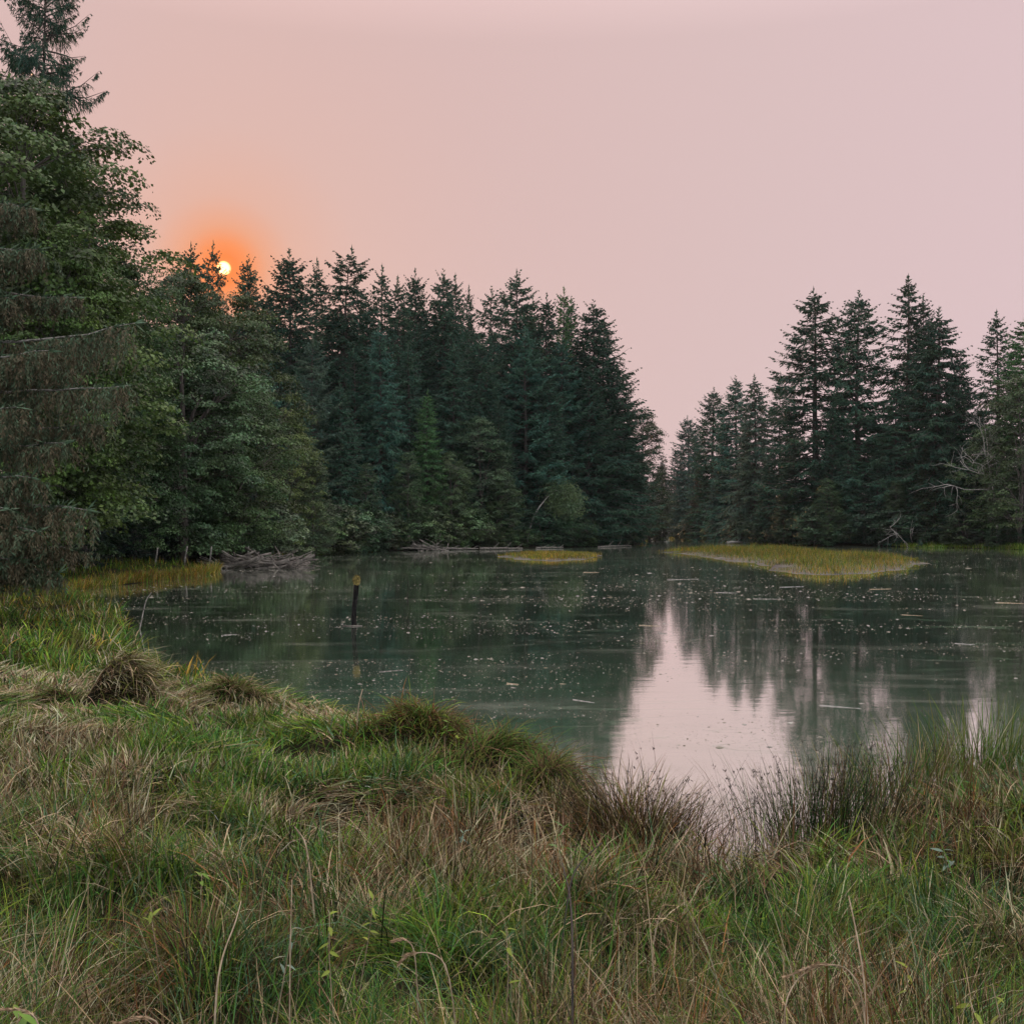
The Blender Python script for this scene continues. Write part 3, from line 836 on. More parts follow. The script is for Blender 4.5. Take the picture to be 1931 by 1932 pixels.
# ------------------------------------------------------------------ drooping spruce on the left
def droop_spruce():
    Y0 = 27.0
    tx, ty = P(-150, 996, Y0)[:2]
    e = empty('drooping_spruce', (tx, ty, gz(tx, ty) - .05))
    b0 = np.array(e.location)
    tk = Geo(); g = Geo()
    zz = np.linspace(-.3, 17, 12)
    tk.tube(np.stack([.1 * np.sin(zz), zz * 0, zz], -1), np.interp(zz, [0, 17], [.38, .05]), 9)
    obj('trunk', tk.mesh('spruce_trunk', [M_BARK], True), e)
    r = np.random.default_rng(3)
    limbs = [(255, 612, 26, -.2, 1.9), (240, 722, 25.5, .1, 1.6), (165, 962, 25, .9, 1.7), (60, 390, 27, .3, 1.0), (70, 470, 26.5, .3, 1.2),
             (150, 560, 27.5, .2, .8), (200, 800, 26, .3, 1.0), (120, 835, 25, .4, 1.2), (95, 660, 25, .3, 1.3), (60, 900, 24.5, .6, 1.3), (150, 1040, 25.6, .8, .9),
             (110, 1080, 25, .9, .8), (40, 1060, 24.5, .8, .9), (30, 770, 24.2, .4, 1.4), (20, 560, 26, .3, 1.2), (140, 700, 27.5, .1, 1.4), (100, 960, 27, .5, 1.2),
             (185, 650, 28, .0, 1.2), (70, 1000, 24, .9, 1.0), (20, 960, 23.8, .7, 1.2)]
    for (x, y, Y, drp, hl) in limbs:
        end = P(x, y, Y) - b0
        z0 = end[2] + (drp * 1.6) + .2
        st = np.array([0, 0, z0])
        s = np.linspace(0, 1, 10)
        sag = np.sin(s * PI) * np.linalg.norm(end[:2]) * (-.05)
        lp = st + (end - st) * s[:, None]
        lp[:, 2] += sag - drp * .25 * np.sin(s * PI) ** 2
        lp += r.normal(0, .03, lp.shape)
        w = Geo(); w.tube(lp, np.interp(s, [0, 1], [.06, .010]), 5)
        lim = obj('limb', w.mesh('spruce_limb', [M_GREYBARK], True), e)
        f = Geo()
        nS = 240
        ss = r.uniform(.18, 1.0, nS)
        bx = np.stack([np.interp(ss, s, lp[:, k]) for k in range(3)], -1)
        dvec = (end - st)[:2]; dvec = dvec / (np.linalg.norm(dvec) + 1e-6)
        perp = np.array([-dvec[1], dvec[0]])
        K = 26
        hlen = hl * r.uniform(.35, 1.1, nS) * np.clip(1.25 - ss * .75, .35, 1)
        spread = r.normal(0, .35, nS)
        u = np.linspace(.03, 1, K)
        px = bx[:, None, :] + np.zeros((nS, K, 3))
        px[..., 0] += (perp[0] * spread + r.normal(0, .10, nS))[:, None] * np.minimum(1, u * 3)[None]
        px[..., 1] += (perp[1] * spread)[:, None] * np.minimum(1, u * 3)[None]
        px[..., 2] -= hlen[:, None] * u[None]
        px += r.normal(0, .025, px.shape)
        dd = np.stack([r.normal(0, .55, (nS, K)), r.normal(0, .55, (nS, K)), np.full((nS, K), -1.0)], -1)
        dd /= np.linalg.norm(dd, axis=-1)[..., None]
        dead = np.repeat((r.random(nS) < .5).astype(float)[:, None], K, 1)
        var = np.clip(.25 + .5 * dead + r.normal(0, .14, (nS, K)), 0, 1)
        f.rhombs(px.reshape(-1, 3), dd.reshape(-1, 3), r.uniform(.07, .17, nS * K), np.full(nS * K, .034), var.ravel(), r=r)
        # live green tufts along the top of the limb
        n2 = 130
        s2 = r.uniform(.15, 1.03, n2)
        b2 = np.stack([np.interp(np.minimum(s2, 1), s, lp[:, k]) for k in range(3)], -1)
        d2 = np.stack([dvec[0] + r.normal(0, .8, n2), dvec[1] + r.normal(0, .8, n2), r.normal(.1, .5, n2)], -1)
        d2 /= np.linalg.norm(d2, axis=1)[:, None]
        f.rhombs(b2, d2, r.uniform(.12, .40, n2), np.full(n2, .05), r.uniform(.0, .2, n2), r=r)
        obj('hanging_twigs', f.mesh('spruce_twigs', [M_SPRUCE]), lim)
    tag(e, 'near drooping spruce with brownish curtains of twigs hanging from bare limbs', 'tree')

M_SPRUCE, t, o = mat('spruce_twigs')
at = t.nodes.new('ShaderNodeAttribute'); at.attribute_name = 'var'
rp = t.nodes.new('ShaderNodeValToRGB')
rp.color_ramp.elements[0].position = 0.0; rp.color_ramp.elements[0].color = (.075, .135, .075, 1)
rp.color_ramp.elements[1].position = 1.0; rp.color_ramp.elements[1].color = (.125, .092, .054, 1)
e2 = rp.color_ramp.elements.new(.3); e2.color = (.075, .090, .048, 1)
e3 = rp.color_ramp.elements.new(.6); e3.color = (.086, .080, .044, 1)
pb = t.nodes.new('ShaderNodeBsdfPrincipled'); pb.inputs['Roughness'].default_value = .7; pb.inputs['Specular IOR Level'].default_value = .2
t.links.new(at.outputs['Fac'], rp.inputs[0]); t.links.new(rp.outputs[0], pb.inputs['Base Color']); t.links.new(pb.outputs[0], o.inputs[0])
droop_spruce()

# ------------------------------------------------------------------ leaning birch, dead tree, snags
def bare_branch(g, p, d, Ln, rad, depth, r, sides=5, kink=.18):
    n = 6
    pts = [p]; dd = d / np.linalg.norm(d)
    for k in range(n):
        dd = dd + r.normal(0, kink, 3) * np.array([1, .8, .8]); dd /= np.linalg.norm(dd)
        pts.append(pts[-1] + dd * Ln / n)
    pts = np.array(pts)
    g.tube(pts, np.linspace(rad, rad * .35, n + 1), sides, .5)
    if depth > 0:
        for k in range(r.integers(3, 6)):
            i = r.integers(1, n + 1)
            nd = dd + r.normal(0, .75, 3); 
            bare_branch(g, pts[i], nd, Ln * r.uniform(.35, .65), rad * .5, depth - 1, r, 4, kink)
    return pts

r = np.random.default_rng(12)
a = P(1878, 1020, 131.5)
e = empty('dead_tree', (a[0], a[1], gz(a[0], a[1]) - .1))
g = Geo()
hgt = (1020 - 850) / FOC * 131.5
q = np.linspace(0, 1, 8)
ptsT = np.stack([-.9 * q ** 2 * 1.5, 0 * q - .4, q * hgt], -1)
g.tube(ptsT, np.interp(q, [0, 1], [.16, .08]), 7)
obj('trunk', g.mesh('dead_trunk', [M_PALEBARK], True), e)
for (z, dx, dz, ln) in [(1.0, -.7, .9, 5.5), (.98, .35, 1, 5.0), (.8, -1, .15, 7.0), (.62, -1, .05, 6.0), (.7, 1, -.1, 4.5), (.55, 1, -.35, 4.5), (.85, -1, .55, 5.0), (.9, .8, .5, 4)]:
    g = Geo(); p0 = np.array([np.interp(z, q, ptsT[:, k]) for k in range(3)])
    bare_branch(g, p0, np.array([dx, r.normal(0, .3) - .3, dz]), ln, .085, 2, r)
    obj('branch', g.mesh('dead_branch', [M_PALEBARK], True), e)
tag(e, 'bare bleached dead tree with crooked branches at the right wood edge', 'dead tree')

for i, (x0, y0, x1, y1, lab) in enumerate([(1700, 1010, 1672, 998 - 8, 'bleached bare snag lying low against dark cedars, the left one'), (1722, 1030, 1712, 1005, 'bleached bare snag by the dark cedars, the upright one')]):
    A = P(x0, y0, 143); B = P(x1, y1, 141)
    e = empty('snag', (A[0], A[1], max(0, A[2] - .2)))
    g = Geo()
    pp = bare_branch(g, np.zeros(3), B - A + np.array([0, 0, .5]), 4.5, .09, 2, r)
    obj('stem', g.mesh('snag_stem', [M_PALEBARK], True), e)
    tag(e, lab, 'dead branch')

A = P(993, 1026, 137)
e = empty('leaning_birch', (A[0], A[1], gz(A[0], A[1]) - .1))
o0 = np.array(e.location)
bp_ = np.array([P(*q_, 137) - o0 for q_ in [(993, 1030), (998, 1000), (1006, 975), (1018, 955), (1032, 938), (1048, 926), (1064, 924), (1078, 934)]])
bp_[0] = (0, 0, -.1)
g = Geo(); g.tube(bp_, np.linspace(.13, .03, len(bp_)), 7)
obj('trunk', g.mesh('birch_trunk', [M_PALEBARK], True), e)
g = Geo(); N = 5200
cen = np.array([P(x, y, 137) - o0 for x, y in [(1046, 925), (1062, 922), (1074, 932), (1082, 945), (1070, 950), (1056, 940), (1060, 960), (1080, 962), (1050, 955)]])
ci = r.integers(0, len(cen), N)
c = cen[ci] + r.normal(0, 1, (N, 3)) * np.array([.75, .8, .55])
dr = r.normal(0, .6, (N, 3)); dr[:, 2] -= .7; dr /= np.linalg.norm(dr, axis=1)[:, None]
g.rhombs(c, dr, r.uniform(.18, .36, N), np.full(N, .14), np.clip(r.normal(.5, .2, N), 0, 1), up=np.array([0, 0, .5]), r=r)
cr_ = obj('crown', g.mesh('birch_crown', [M_LEAF]), e, color=(.070, .110, .045))
tag(e, 'pale-trunked birch leaning over the water with a small drooping crown', 'tree', 'broadleaf trees along the middle wood')

# ------------------------------------------------------------------ islands and marsh grass
def island(name, poly, zmax, label):
    poly = np.array(poly)
    n = len(poly)
    c = poly.mean(0)
    rings = [(1.0, -.12), (.97, .01), (.92, .07), (.8, zmax), (.4, zmax)]
    V = []
    for s, z in rings:
        pr = c + (poly - c) * s
        V.append(np.column_stack([pr, z + (rng.random(n) - .5) * .04 * (z > .05)]))
    V = np.concatenate(V + [np.array([[c[0], c[1], zmax]])])
    Q = [(k * n + j, k * n + (j + 1) % n, (k + 1) * n + (j + 1) % n, (k + 1) * n + j) for k in range(len(rings) - 1) for j in range(n)]
    T = [((len(rings) - 1) * n + j, (len(rings) - 1) * n + (j + 1) % n, len(V) - 1) for j in range(n)]
    tag(obj(name, mk_mesh(name, V, [T, Q], mats=[M_MUD], smooth=True)), label, 'island', kind='structure')
    return poly

def densify(pts, k=5, jit=.0):
    pts = np.array(pts, float); o_ = []
    for i in range(len(pts)):
        a_, b_ = pts[i], pts[(i + 1) % len(pts)]
        for s in np.linspace(0, 1, k, endpoint=False):
            o_.append(a_ + (b_ - a_) * s)
    o_ = np.array(o_)
    L_ = np.linalg.norm(np.roll(o_, -1, 0) - o_, axis=1)[:, None]
    return o_ + rng.normal(0, jit, o_.shape) * np.minimum(L_, 3)

def in_poly(poly, n, margin=0.0):
    lo, hi = poly.min(0), poly.max(0)
    out_ = []
    while sum(map(len, out_)) < n:
        p_ = rng.uniform(lo, hi, (n * 3, 2))
        out_.append(p_[sdist(p_[:, 0], p_[:, 1], poly) < -margin])
    return np.concatenate(out_)[:n]

def marsh(name, pos, z, hgt, w, weights, label, lean=.25, edge=None):
    n = len(pos)
    ci = pick(weights, n)
    col = PALV[ci] * np.exp(rng.normal(0, .3, (n, 1))) * (.6 + .7 * vnoise(pos[:, 0], pos[:, 1], 8, 3.0))[:, None]
    pz = vnoise(pos[:, 0], pos[:, 1], 9, 2.2)[:, None] * .6 + vnoise(pos[:, 0], pos[:, 1], 10, .7)[:, None] * .4
    col = col * (np.array([[1.20, .88, .62]]) * pz + np.array([[.66, .95, .85]]) * (1 - pz))
    base = np.column_stack([pos, np.broadcast_to(z, (n,))])
    L_ = hgt * rng.uniform(.35, 1.15, n) * (.45 + .6 * vnoise(pos[:, 0], pos[:, 1], 5, 2.5) + .5 * vnoise(pos[:, 0], pos[:, 1], 6, .6))
    m = blade_mesh(name, [blades(base, rng.uniform(0, 6.28, n), L_, np.abs(rng.normal(0, lean * .5, n)), np.abs(rng.normal(lean * 1.5, lean, n)), np.full(n, w) * rng.uniform(.7, 1.3, n), col, 3)])
    return tag(obj(name, m), label, 'grass', kind='stuff')

big = densify([G(*p) for p in [(1253, 1041), (1320, 1050), (1400, 1060), (1450, 1071), (1490, 1083), (1560, 1087), (1640, 1083), (1700, 1077), (1737, 1068), (1728, 1058), (1690, 1052),
                               (1620, 1047), (1545, 1043), (1528, 1039), (1500, 1036.5), (1400, 1035), (1310, 1036.5)]], 5, .2)
small = densify([G(*p) for p in [(952, 1050), (985, 1056), (1040, 1058.5), (1095, 1055), (1136, 1048), (1100, 1045), (1060, 1043.5), (1000, 1045)]], 5, .25)
big = island('marsh_island', big, .16, 'long low marsh island below the right wood')
small = island('marsh_island', small, .12, 'small flat marsh island below the leaning birch')
p_ = in_poly(big, 36000, -.25)
p_ = p_[(sdist(p_[:, 0], p_[:, 1], big) < -.7) | (vnoise(p_[:, 0], p_[:, 1], 42, .8) > .5)]
marsh('marsh_grass', p_, .05, .62 * np.clip(.32 + sdist(p_[:, 0], p_[:, 1], big) * -.4 + .7 * (vnoise(p_[:, 0], p_[:, 1], 41, 1.2) - .5), .15, 1.1), .019, {'gold': 3, 'olive': 3, 'lime': 1.6, 'tan': 1.2, 'rust': .8, 'green': 1.8, 'blue': .8}, 'golden green marsh grass covering the long island', .45)
p_ = in_poly(small, 10000, -.2)
p_ = p_[(sdist(p_[:, 0], p_[:, 1], small) < -.6) | (vnoise(p_[:, 0], p_[:, 1], 42, .8) > .5)]
marsh('marsh_grass', p_, .05, .36, .028, {'gold': 4, 'olive': 3, 'lime': 2, 'tan': 1.5, 'brown': .5}, 'short yellow-green marsh grass covering the small island', .45)

def band(pts_near, depth, n):
    """positions on land along a shoreline"""
    pts = np.array([G(*p) for p in pts_near])
    seg = rng.integers(0, len(pts) - 1, n); s = rng.random(n)[:, None]
    p = pts[seg] * (1 - s) + pts[seg + 1] * s
    d = np.column_stack([rng.normal(0, .3, n), rng.random(n) ** 1.4 * depth])
    p = p + d
    sd = sdist(p[:, 0], p[:, 1], POND)
    return p[sd > .05]
q_ = np.column_stack([rng.uniform(-34, -10, 26000), rng.uniform(31, 66, 26000)])
sd_ = sdist(q_[:, 0], q_[:, 1], POND)
q_ = q_[(sd_ > .1) & (sd_ < 9) & (q_[:, 0] > -.56 * q_[:, 1])]
marsh('bank_sedge', q_, ground_z(q_[:, 0], q_[:, 1]) - .03, .5, .022, {'olive': 4, 'lime': 1.6, 'green': 3, 'gold': 1, 'brown': 1.2, 'deep': 1.5}, 'low olive sedge carpeting the bank behind the golden spit', .6)
p_ = band([(128, 1119), (150, 1113), (215, 1106), (290, 1097), (360, 1090), (414, 1081), (421, 1073)], 6.5, 11000)
marsh('marsh_grass', p_, ground_z(p_[:, 0], p_[:, 1]) - .03, .62, .022, {'gold': 2.5, 'lime': 1.5, 'olive': 3.5, 'rust': 2.5, 'tan': 1.3, 'green': 1.5, 'brown': 1}, 'golden sedge on the spit below the leaning fence posts', .6)
p_ = band([(450, 1066), (500, 1058), (560, 1049), (640, 1043), (700, 1041)], 6.0, 5000)
marsh('marsh_grass', p_, ground_z(p_[:, 0], p_[:, 1]) - .03, .6, .035, {'olive': 4, 'lime': 2, 'gold': 1.5, 'straw': 1, 'green': 2}, 'olive sedge strip on the shore beside the stick lodge', .4)
p_ = band([(1700, 1032.5), (1760, 1033.5), (1850, 1035), (1931, 1037.5), (2000, 1040)], 9.0, 8000)
marsh('marsh_grass', p_, ground_z(p_[:, 0], p_[:, 1]) - .03, .6, .045, {'lime': 3, 'olive': 3, 'green': 3, 'straw': .6}, 'bright green grass bank at the foot of the dead tree', .4)
p_ = band([(1213, 1027.5), (1222, 1023), (1240, 1016.5), (1272, 1017), (1330, 1021), (1390, 1024.5), (1450, 1028)], 5.0, 3500)
marsh('marsh_grass', p_, ground_z(p_[:, 0], p_[:, 1]) - .03, .6, .06, {'olive': 3, 'tan': 1.5, 'gold': 1.5, 'green': 1}, 'thin tawny grass fringe round the channel mouth', .4)

# ------------------------------------------------------------------ near grass
def near_grass():
    NT = 33000
    Y = np.exp(rng.uniform(math.log(1.7), math.log(34), NT))
    X = rng.uniform(-1, 1, NT) * (.60 * Y + 1.0)
    n2 = 7000                                              # the short meadow turf needs a closer stand
    Y[:n2] = np.exp(rng.uniform(math.log(6.0), math.log(18.5), n2)); X[:n2] = rng.uniform(-.60, -.04, n2) * Y[:n2]
    d = sdist(X, Y, POND)
    meadow = (X < -1.2) & (Y > 6.6 + .6 * np.sin(X * .9) + .45 * (X + 6) * (X > -6))
    bank = (Y > 17.5) & (X < -5.2)
    gap = vnoise(X, Y, 31, .42) * .6 + vnoise(X, Y, 32, 1.0) * .4
    k = (d > .10) & ~((Y > 15) & (X > 0)) & ((gap > .31) | (meadow & (gap > .12)) | bank | (rng.random(NT) < .15))
    X, Y, d, meadow, bank, gap = X[k], Y[k], d[k], meadow[k], bank[k], gap[k]
    cn = vnoise(X, Y, 11, 1.3); cn2 = vnoise(X, Y, 12, .5); cn3 = vnoise(X, Y, 13, 2.4)
    flow = (vnoise(X, Y, 14, 1.8) - .5) * 10 + (vnoise(X, Y, 15, .6) - .5) * 3
    groups = {'tall': [], 'matted': [], 'bank': []}
    # fountain-shaped tussocks
    K = 520
    Yc = np.exp(rng.uniform(math.log(2.0), math.log(13), K)); Xc = rng.uniform(-1, 1, K) * (.58 * Yc + .6)
    keep = (sdist(Xc, Yc, POND) > .35) & ~((Xc < -1.2) & (Yc > 7.2))
    for x_, y_ in zip(Xc[keep], Yc[keep]):
        nb = int(rng.uniform(80, 170)); rr = rng.uniform(.05, .15)
        wt = [{'green': 4, 'olive': 2, 'straw': .6}, {'blue': 4, 'green': 2, 'straw': .7}, {'tan': 4, 'straw': 2, 'brown': 1.5}, {'brown': 4, 'rust': 1, 'tan': 1.0, 'olive': 1, 'dark': 1},
              {'olive': 4, 'tan': 1, 'lime': 1.5}, {'deep': 3, 'green': 3, 'tan': .5}, {'green': 3, 'lime': 2}][rng.integers(7)]
        q_ = rng.normal(0, 1, (nb, 2)) * rr
        B_ = np.column_stack([q_ + [x_, y_], ground_z(q_[:, 0] + x_, q_[:, 1] + y_) - .02])
        ld = rng.uniform(0, 6.28); bias = rng.uniform(0, 2.2)
        dv_ = q_ / rr + bias * np.array([math.sin(ld), math.cos(ld)])
        a_ = np.arctan2(dv_[:, 0], dv_[:, 1]) + rng.normal(0, .55, nb)
        t0_ = np.abs(rng.normal(.2, .3, nb)); t1_ = t0_ + rng.uniform(.5, 2.0, nb)
        hs = rng.uniform(.5, 1.15) * np.clip(1.1 - .04 * y_, .7, 1)
        groups['tall'].append(blades(B_, a_, hs * rng.uniform(.2, .62, nb), t0_, np.minimum(t1_, 2.6), .0042 * np.clip(y_ / 4.5, .8, 2.2) * rng.uniform(.6, 1.7, nb),
                                     np.clip(PALV[pick(wt, nb)] * np.exp(rng.normal(0, .32, (nb, 1))), .004, .7), 4))
    per = 10
    for kind, msk in (('matted', meadow & ~bank), ('bank', bank), ('tall', ~meadow & ~bank)):
        idx = np.where(msk)[0]
        m = len(idx); N = m * per
        a, b, c = cn[idx], cn2[idx], cn3[idx]
        Yt = Y[idx]
        u = rng.random(m)
        comb = (vnoise(X[idx], Yt, 51, .8) > (.50 if kind == 'tall' else .44)) & (u < .85)         # flattened, combed swathes
        tang = ~comb & (u < (.62 if kind == 'tall' else .4))           # tangles: every blade its own way
        if kind == 'matted':
            ct = pick({'green': 5, 'deep': 1.4, 'olive': 2.2, 'lime': 3.0, 'blue': .8, 'straw': .6}, m)
            dry = pick({'tan': 2.4, 'straw': 3, 'brown': 2, 'olive': 1.5}, m)
            ct = np.where(a * .6 + .5 * b + .12 * comb > .64, dry, ct)
        elif kind == 'bank':
            ct = pick({'green': 4, 'lime': 3.2, 'olive': 3, 'gold': 1.2, 'straw': .8, 'deep': 1.5, 'brown': .6}, m)
        else:
            g1 = pick({'green': 2.6, 'blue': 1.6, 'deep': 2.4, 'olive': 3.6, 'lime': .9, 'straw': .7, 'dark': .8}, m)
            g2 = pick({'tan': 2.2, 'brown': 3.2, 'rust': 1.2, 'straw': 1.8, 'olive': 1.6, 'dark': 1.6}, m)
            ct = np.where(a * .5 + c * .25 + b * .4 + .10 * comb > .62, g2, g1)
        rad = .030 + .015 * Yt
        B = np.repeat(np.column_stack([X[idx], Yt]), per, 0) + rng.normal(0, 1, (N, 2)) * np.repeat(rad, per)[:, None] * (.8 if kind == 'matted' else .5)
        dd = sdist(B[:, 0], B[:, 1], POND)
        z = ground_z(B[:, 0], B[:, 1])
        R_ = lambda v: np.repeat(v, per)
        fl = R_(np.where(comb, flow[idx], rng.uniform(0, 6.28, m))) + rng.normal(0, .4, N)
        fl = np.where(R_(tang), rng.uniform(0, 6.28, N), fl)
        wsc = np.clip(R_(Yt) / 4.5, .8, 4.5)
        col = PALV[R_(ct)] * np.exp(rng.normal(0, .34, (N, 1))) * (1 + rng.normal(0, .06, (N, 3)))
        mixin = rng.random(N) < .16
        col[mixin] = PALV[pick({'tan': 2, 'straw': 2.4, 'olive': 2, 'green': 2.4, 'brown': 1.5, 'dark': 1}, mixin.sum())] * np.exp(rng.normal(0, .25, (mixin.sum(), 1)))
        if kind == 'matted':
            Ln = rng.uniform(.10, .34, N) + .22 * R_(comb) * rng.random(N)
            th0 = np.where(R_(comb), rng.uniform(.8, 1.3, N), rng.uniform(.1, 1.0, N))
            th1 = np.where(R_(comb), rng.uniform(1.4, 1.9, N), th0 + rng.uniform(.1, 1.2, N))
            w = .0046 * wsc * rng.uniform(.6, 1.5, N)
        elif kind == 'bank':
            Ln = rng.uniform(.15, .62, N) * R_(.45 + .9 * b)
            th0 = np.abs(rng.normal(0, .45, N)); th1 = th0 + rng.uniform(.2, 1.7, N)
            w = .0050 * wsc * rng.uniform(.5, 1.5, N)
        else:
            hh = R_((.15 + .18 * c + .22 * b) * np.clip(1.1 - .05 * np.maximum(Yt - 5, 0), .6, 1.2) * rng.uniform(.6, 1.3, m))
            Ln = hh * rng.uniform(.5, 1.35, N) * np.where(rng.random(N) < .04, 1.5, 1.0)
            th0 = np.abs(rng.normal(0, .30, N)); th1 = th0 + rng.uniform(.2, 1.7, N)
            th0 = np.where(R_(tang), rng.uniform(.2, 1.4, N), th0); th1 = np.where(R_(tang), th0 + rng.uniform(-.5, 1.0, N), th1)
            th0 = np.where(R_(comb), rng.uniform(.6, 1.25, N), th0); th1 = np.where(R_(comb), rng.uniform(1.3, 2.0, N), th1)
            w = .0040 * wsc * np.where(rng.random(N) < .12, rng.uniform(1.6, 2.6, N), rng.uniform(.55, 1.4, N))
        ok = dd > .03
        base = np.column_stack([B, z - .02])[ok]
        groups[kind].append(blades(base, fl[ok], Ln[ok], th0[ok], np.clip(th1, 0, 2.4)[ok], w[ok], np.clip(col[ok], .004, .6), 3))
    lab = {'tall': ('tall_grass', 'tangled tall green and brown grass across the near bank'),
           'matted': ('matted_grass', 'flattened green meadow grass with dry swirls beside the pond'),
           'bank': ('bank_grass', 'yellow-green standing grass on the bank under drooping spruce')}
    for k_, prt in groups.items():
        tag(obj(lab[k_][0], blade_mesh(lab[k_][0], prt)), lab[k_][1], 'grass', kind='stuff')
near_grass()

# ------------------------------------------------------------------ rush clumps and hummocks (things)
def tuft(name, x, ywater, radx, rady, hgt, n, weights, label, th=(.0, .35, .2, .9), w=.006, az=None, group=None, Y=None, heads=0, cat='rushes', mound=0.0):
    if Y is None:
        X, Y = G(x, ywater)
    else:
        X = (x - CX) / FOC * Y
    zb = max(gz(X, Y), 0)
    e = empty(name, (X, Y, zb - .03))
    q = rng.normal(0, .5, (n, 2)) * np.array([radx, rady])
    prof = lambda q_: mound * np.exp(-((q_[:, 0] / radx / .62) ** 2 + (q_[:, 1] / rady / .62) ** 2))
    if mound:
        q = rng.normal(0, .36, (n, 2)) * np.array([radx, rady])
        gq = np.array([(a_, b_) for a_ in np.linspace(-1.25, 1.25, 15) for b_ in np.linspace(-1.25, 1.25, 15)]) * np.array([radx, rady])
        gzz = ground_z(X + gq[:, 0], Y + gq[:, 1]) - zb + prof(gq) - .02
        k_ = (np.arange(14)[:, None] * 15 + np.arange(14)[None]).ravel()
        obj('mound', mk_mesh('mound', np.column_stack([gq, gzz]), [np.stack([k_, k_ + 15, k_ + 16, k_ + 1], -1)], mats=[M_SOIL], smooth=True), e)
    zz = np.maximum(ground_z(X + q[:, 0], Y + q[:, 1]), -.15) - zb + (prof(q) if mound else 0)
    base = np.column_stack([q, zz])
    a0 = np.arctan2(q[:, 0], q[:, 1]) + rng.normal(0, .7, n) if az is None else az + rng.normal(0, .5, n)
    ci = pick(weights, n)
    col = PALV[ci] * np.exp(rng.normal(0, .25, (n, 1)))
    t0 = rng.uniform(th[0], th[1], n); t1 = t0 + rng.uniform(th[2], th[3], n)
    L_ = hgt * rng.uniform(.45, 1.1, n)
    if mound:
        a0 = a0 + rng.normal(0, .7, n); L_ = L_ * rng.uniform(.35, 1.05, n); t0 = t0 - .4 * (rng.random(n) < .35)
    o_ = obj('stems', blade_mesh('stems', [blades(base, a0, L_, t0, np.minimum(t1, 2.8), np.full(n, w) * rng.uniform(.6, 1.4, n), col, 5)]), e)
    o_['kind'] = 'stuff'
    heads = min(heads, n)
    if heads:
        g_ = Geo()
        j = rng.choice(n, heads, replace=False)
        d_ = np.stack([np.sin(a0[j]), np.cos(a0[j]), 0 * a0[j]], 1)
        p_ = base[j].copy()
        for k in range(8):
            th_ = t0[j] + (t1[j] - t0[j]) * (k + .5) / 10
            p_ = p_ + (d_ * np.sin(th_)[:, None] + np.array([0, 0, 1.]) * np.cos(th_)[:, None]) * (L_[j] / 10)[:, None]
        for k in range(5):
            dv = rng.normal(0, .5, (heads, 3)) + np.array([0, 0, .9]); dv /= np.linalg.norm(dv, axis=1)[:, None]
            g_.rhombs(p_ + rng.normal(0, .006, (heads, 3)), dv, rng.uniform(.012, .035, heads), np.full(heads, .007), rng.random(heads))
        obj('seed_heads', g_.mesh('seed_heads', [M_DARKSTALK]), e)['kind'] = 'stuff'
    tag(e, label, cat, group)
    return e
RUSH = {'dark': 5, 'deep': 2, 'brown': 2.5, 'olive': 1.5, 'tan': .6}
GR = {'green': 3, 'olive': 3, 'deep': 2, 'lime': .8, 'straw': .8}
tuft('rush_clump', 1522, 1590, .62, .35, .95, 620, {'dark': 5, 'deep': 3, 'olive': 1.5, 'brown': 2}, 'tallest dark rush clump at the water edge before the pink reflection', (0, .30, .05, .9), w=.0045, heads=200)
tuft('rush_clump', 1590, 1575, .6, .3, .8, 450, {'dark': 4, 'deep': 3, 'green': 1.5, 'brown': 2}, 'dark rush clump just right of the tallest one', (0, .35, .05, 1.0), w=.0045, heads=120)
tuft('rush_clump', 1215, 1600, .50, .35, .75, 750, {'brown': 4, 'rust': 1.2, 'dark': 4, 'olive': 2, 'tan': .6}, 'brown arching sedge clump left of the open pink water', (.1, .6, .3, 1.1), heads=80)
tuft('rush_clump', 1170, 1575, .5, .35, .7, 500, {'brown': 3, 'olive': 3, 'dark': 2, 'tan': 1}, 'smaller brown sedge clump left of the arching one', (.0, .6, .3, 1.1), heads=40)
tuft('rush_clump', 1690, 1500, .9, .4, .75, 600, {'brown': 3, 'olive': 3, 'tan': 1.5, 'green': 2}, 'loose tawny sedge with tall wisps against white reflection', (0, .4, .1, .8), heads=80)
tuft('rush_clump', 1850, 1475, .9, .5, .95, 800, GR, 'tall green sedge at the picture edge by the water', (0, .35, .1, .7), heads=60)
tuft('rush_clump', 1450, 1590, .3, .3, 1.15, 30, {'brown': 3, 'tan': 1, 'dark': 2}, 'sparse long bent sedge wisps crossing the pink water', (0, .5, .2, 1.0), w=.004, heads=40)
tuft('rush_clump', 1285, 1590, .3, .3, 1.1, 35, {'brown': 3, 'tan': 1, 'dark': 2}, 'sparse curved sedge wisps above the arching brown clump', (.0, .5, .3, 1.0), w=.004, heads=40)
tuft('grass_hummock', 232, 0, .75, .5, .70, 1700, {'straw': 3, 'tan': 3, 'olive': 3, 'brown': 2, 'dark': 1}, 'shaggy pointed grass hummock with dark hollow on the meadow', (.9, 1.6, .5, 1.0), Y=13.2, cat='hummock', w=.010, mound=.74, az=1.9)
tuft('rush_clump', 1790, 0, .55, .4, .46, 700, {'dark': 4, 'brown': 4, 'rust': 1, 'olive': 1}, 'dark dead-stemmed clump in the grass near the right corner', (0, .3, 0, .5), Y=4.3, w=.004)
tuft('rush_clump', 1900, 0, .5, .4, .50, 700, {'dark': 4, 'brown': 3, 'rust': 1, 'olive': 2}, 'dark brown stem clump cut by the picture edge, low on right', (0, .3, 0, .6), Y=3.9, w=.004)
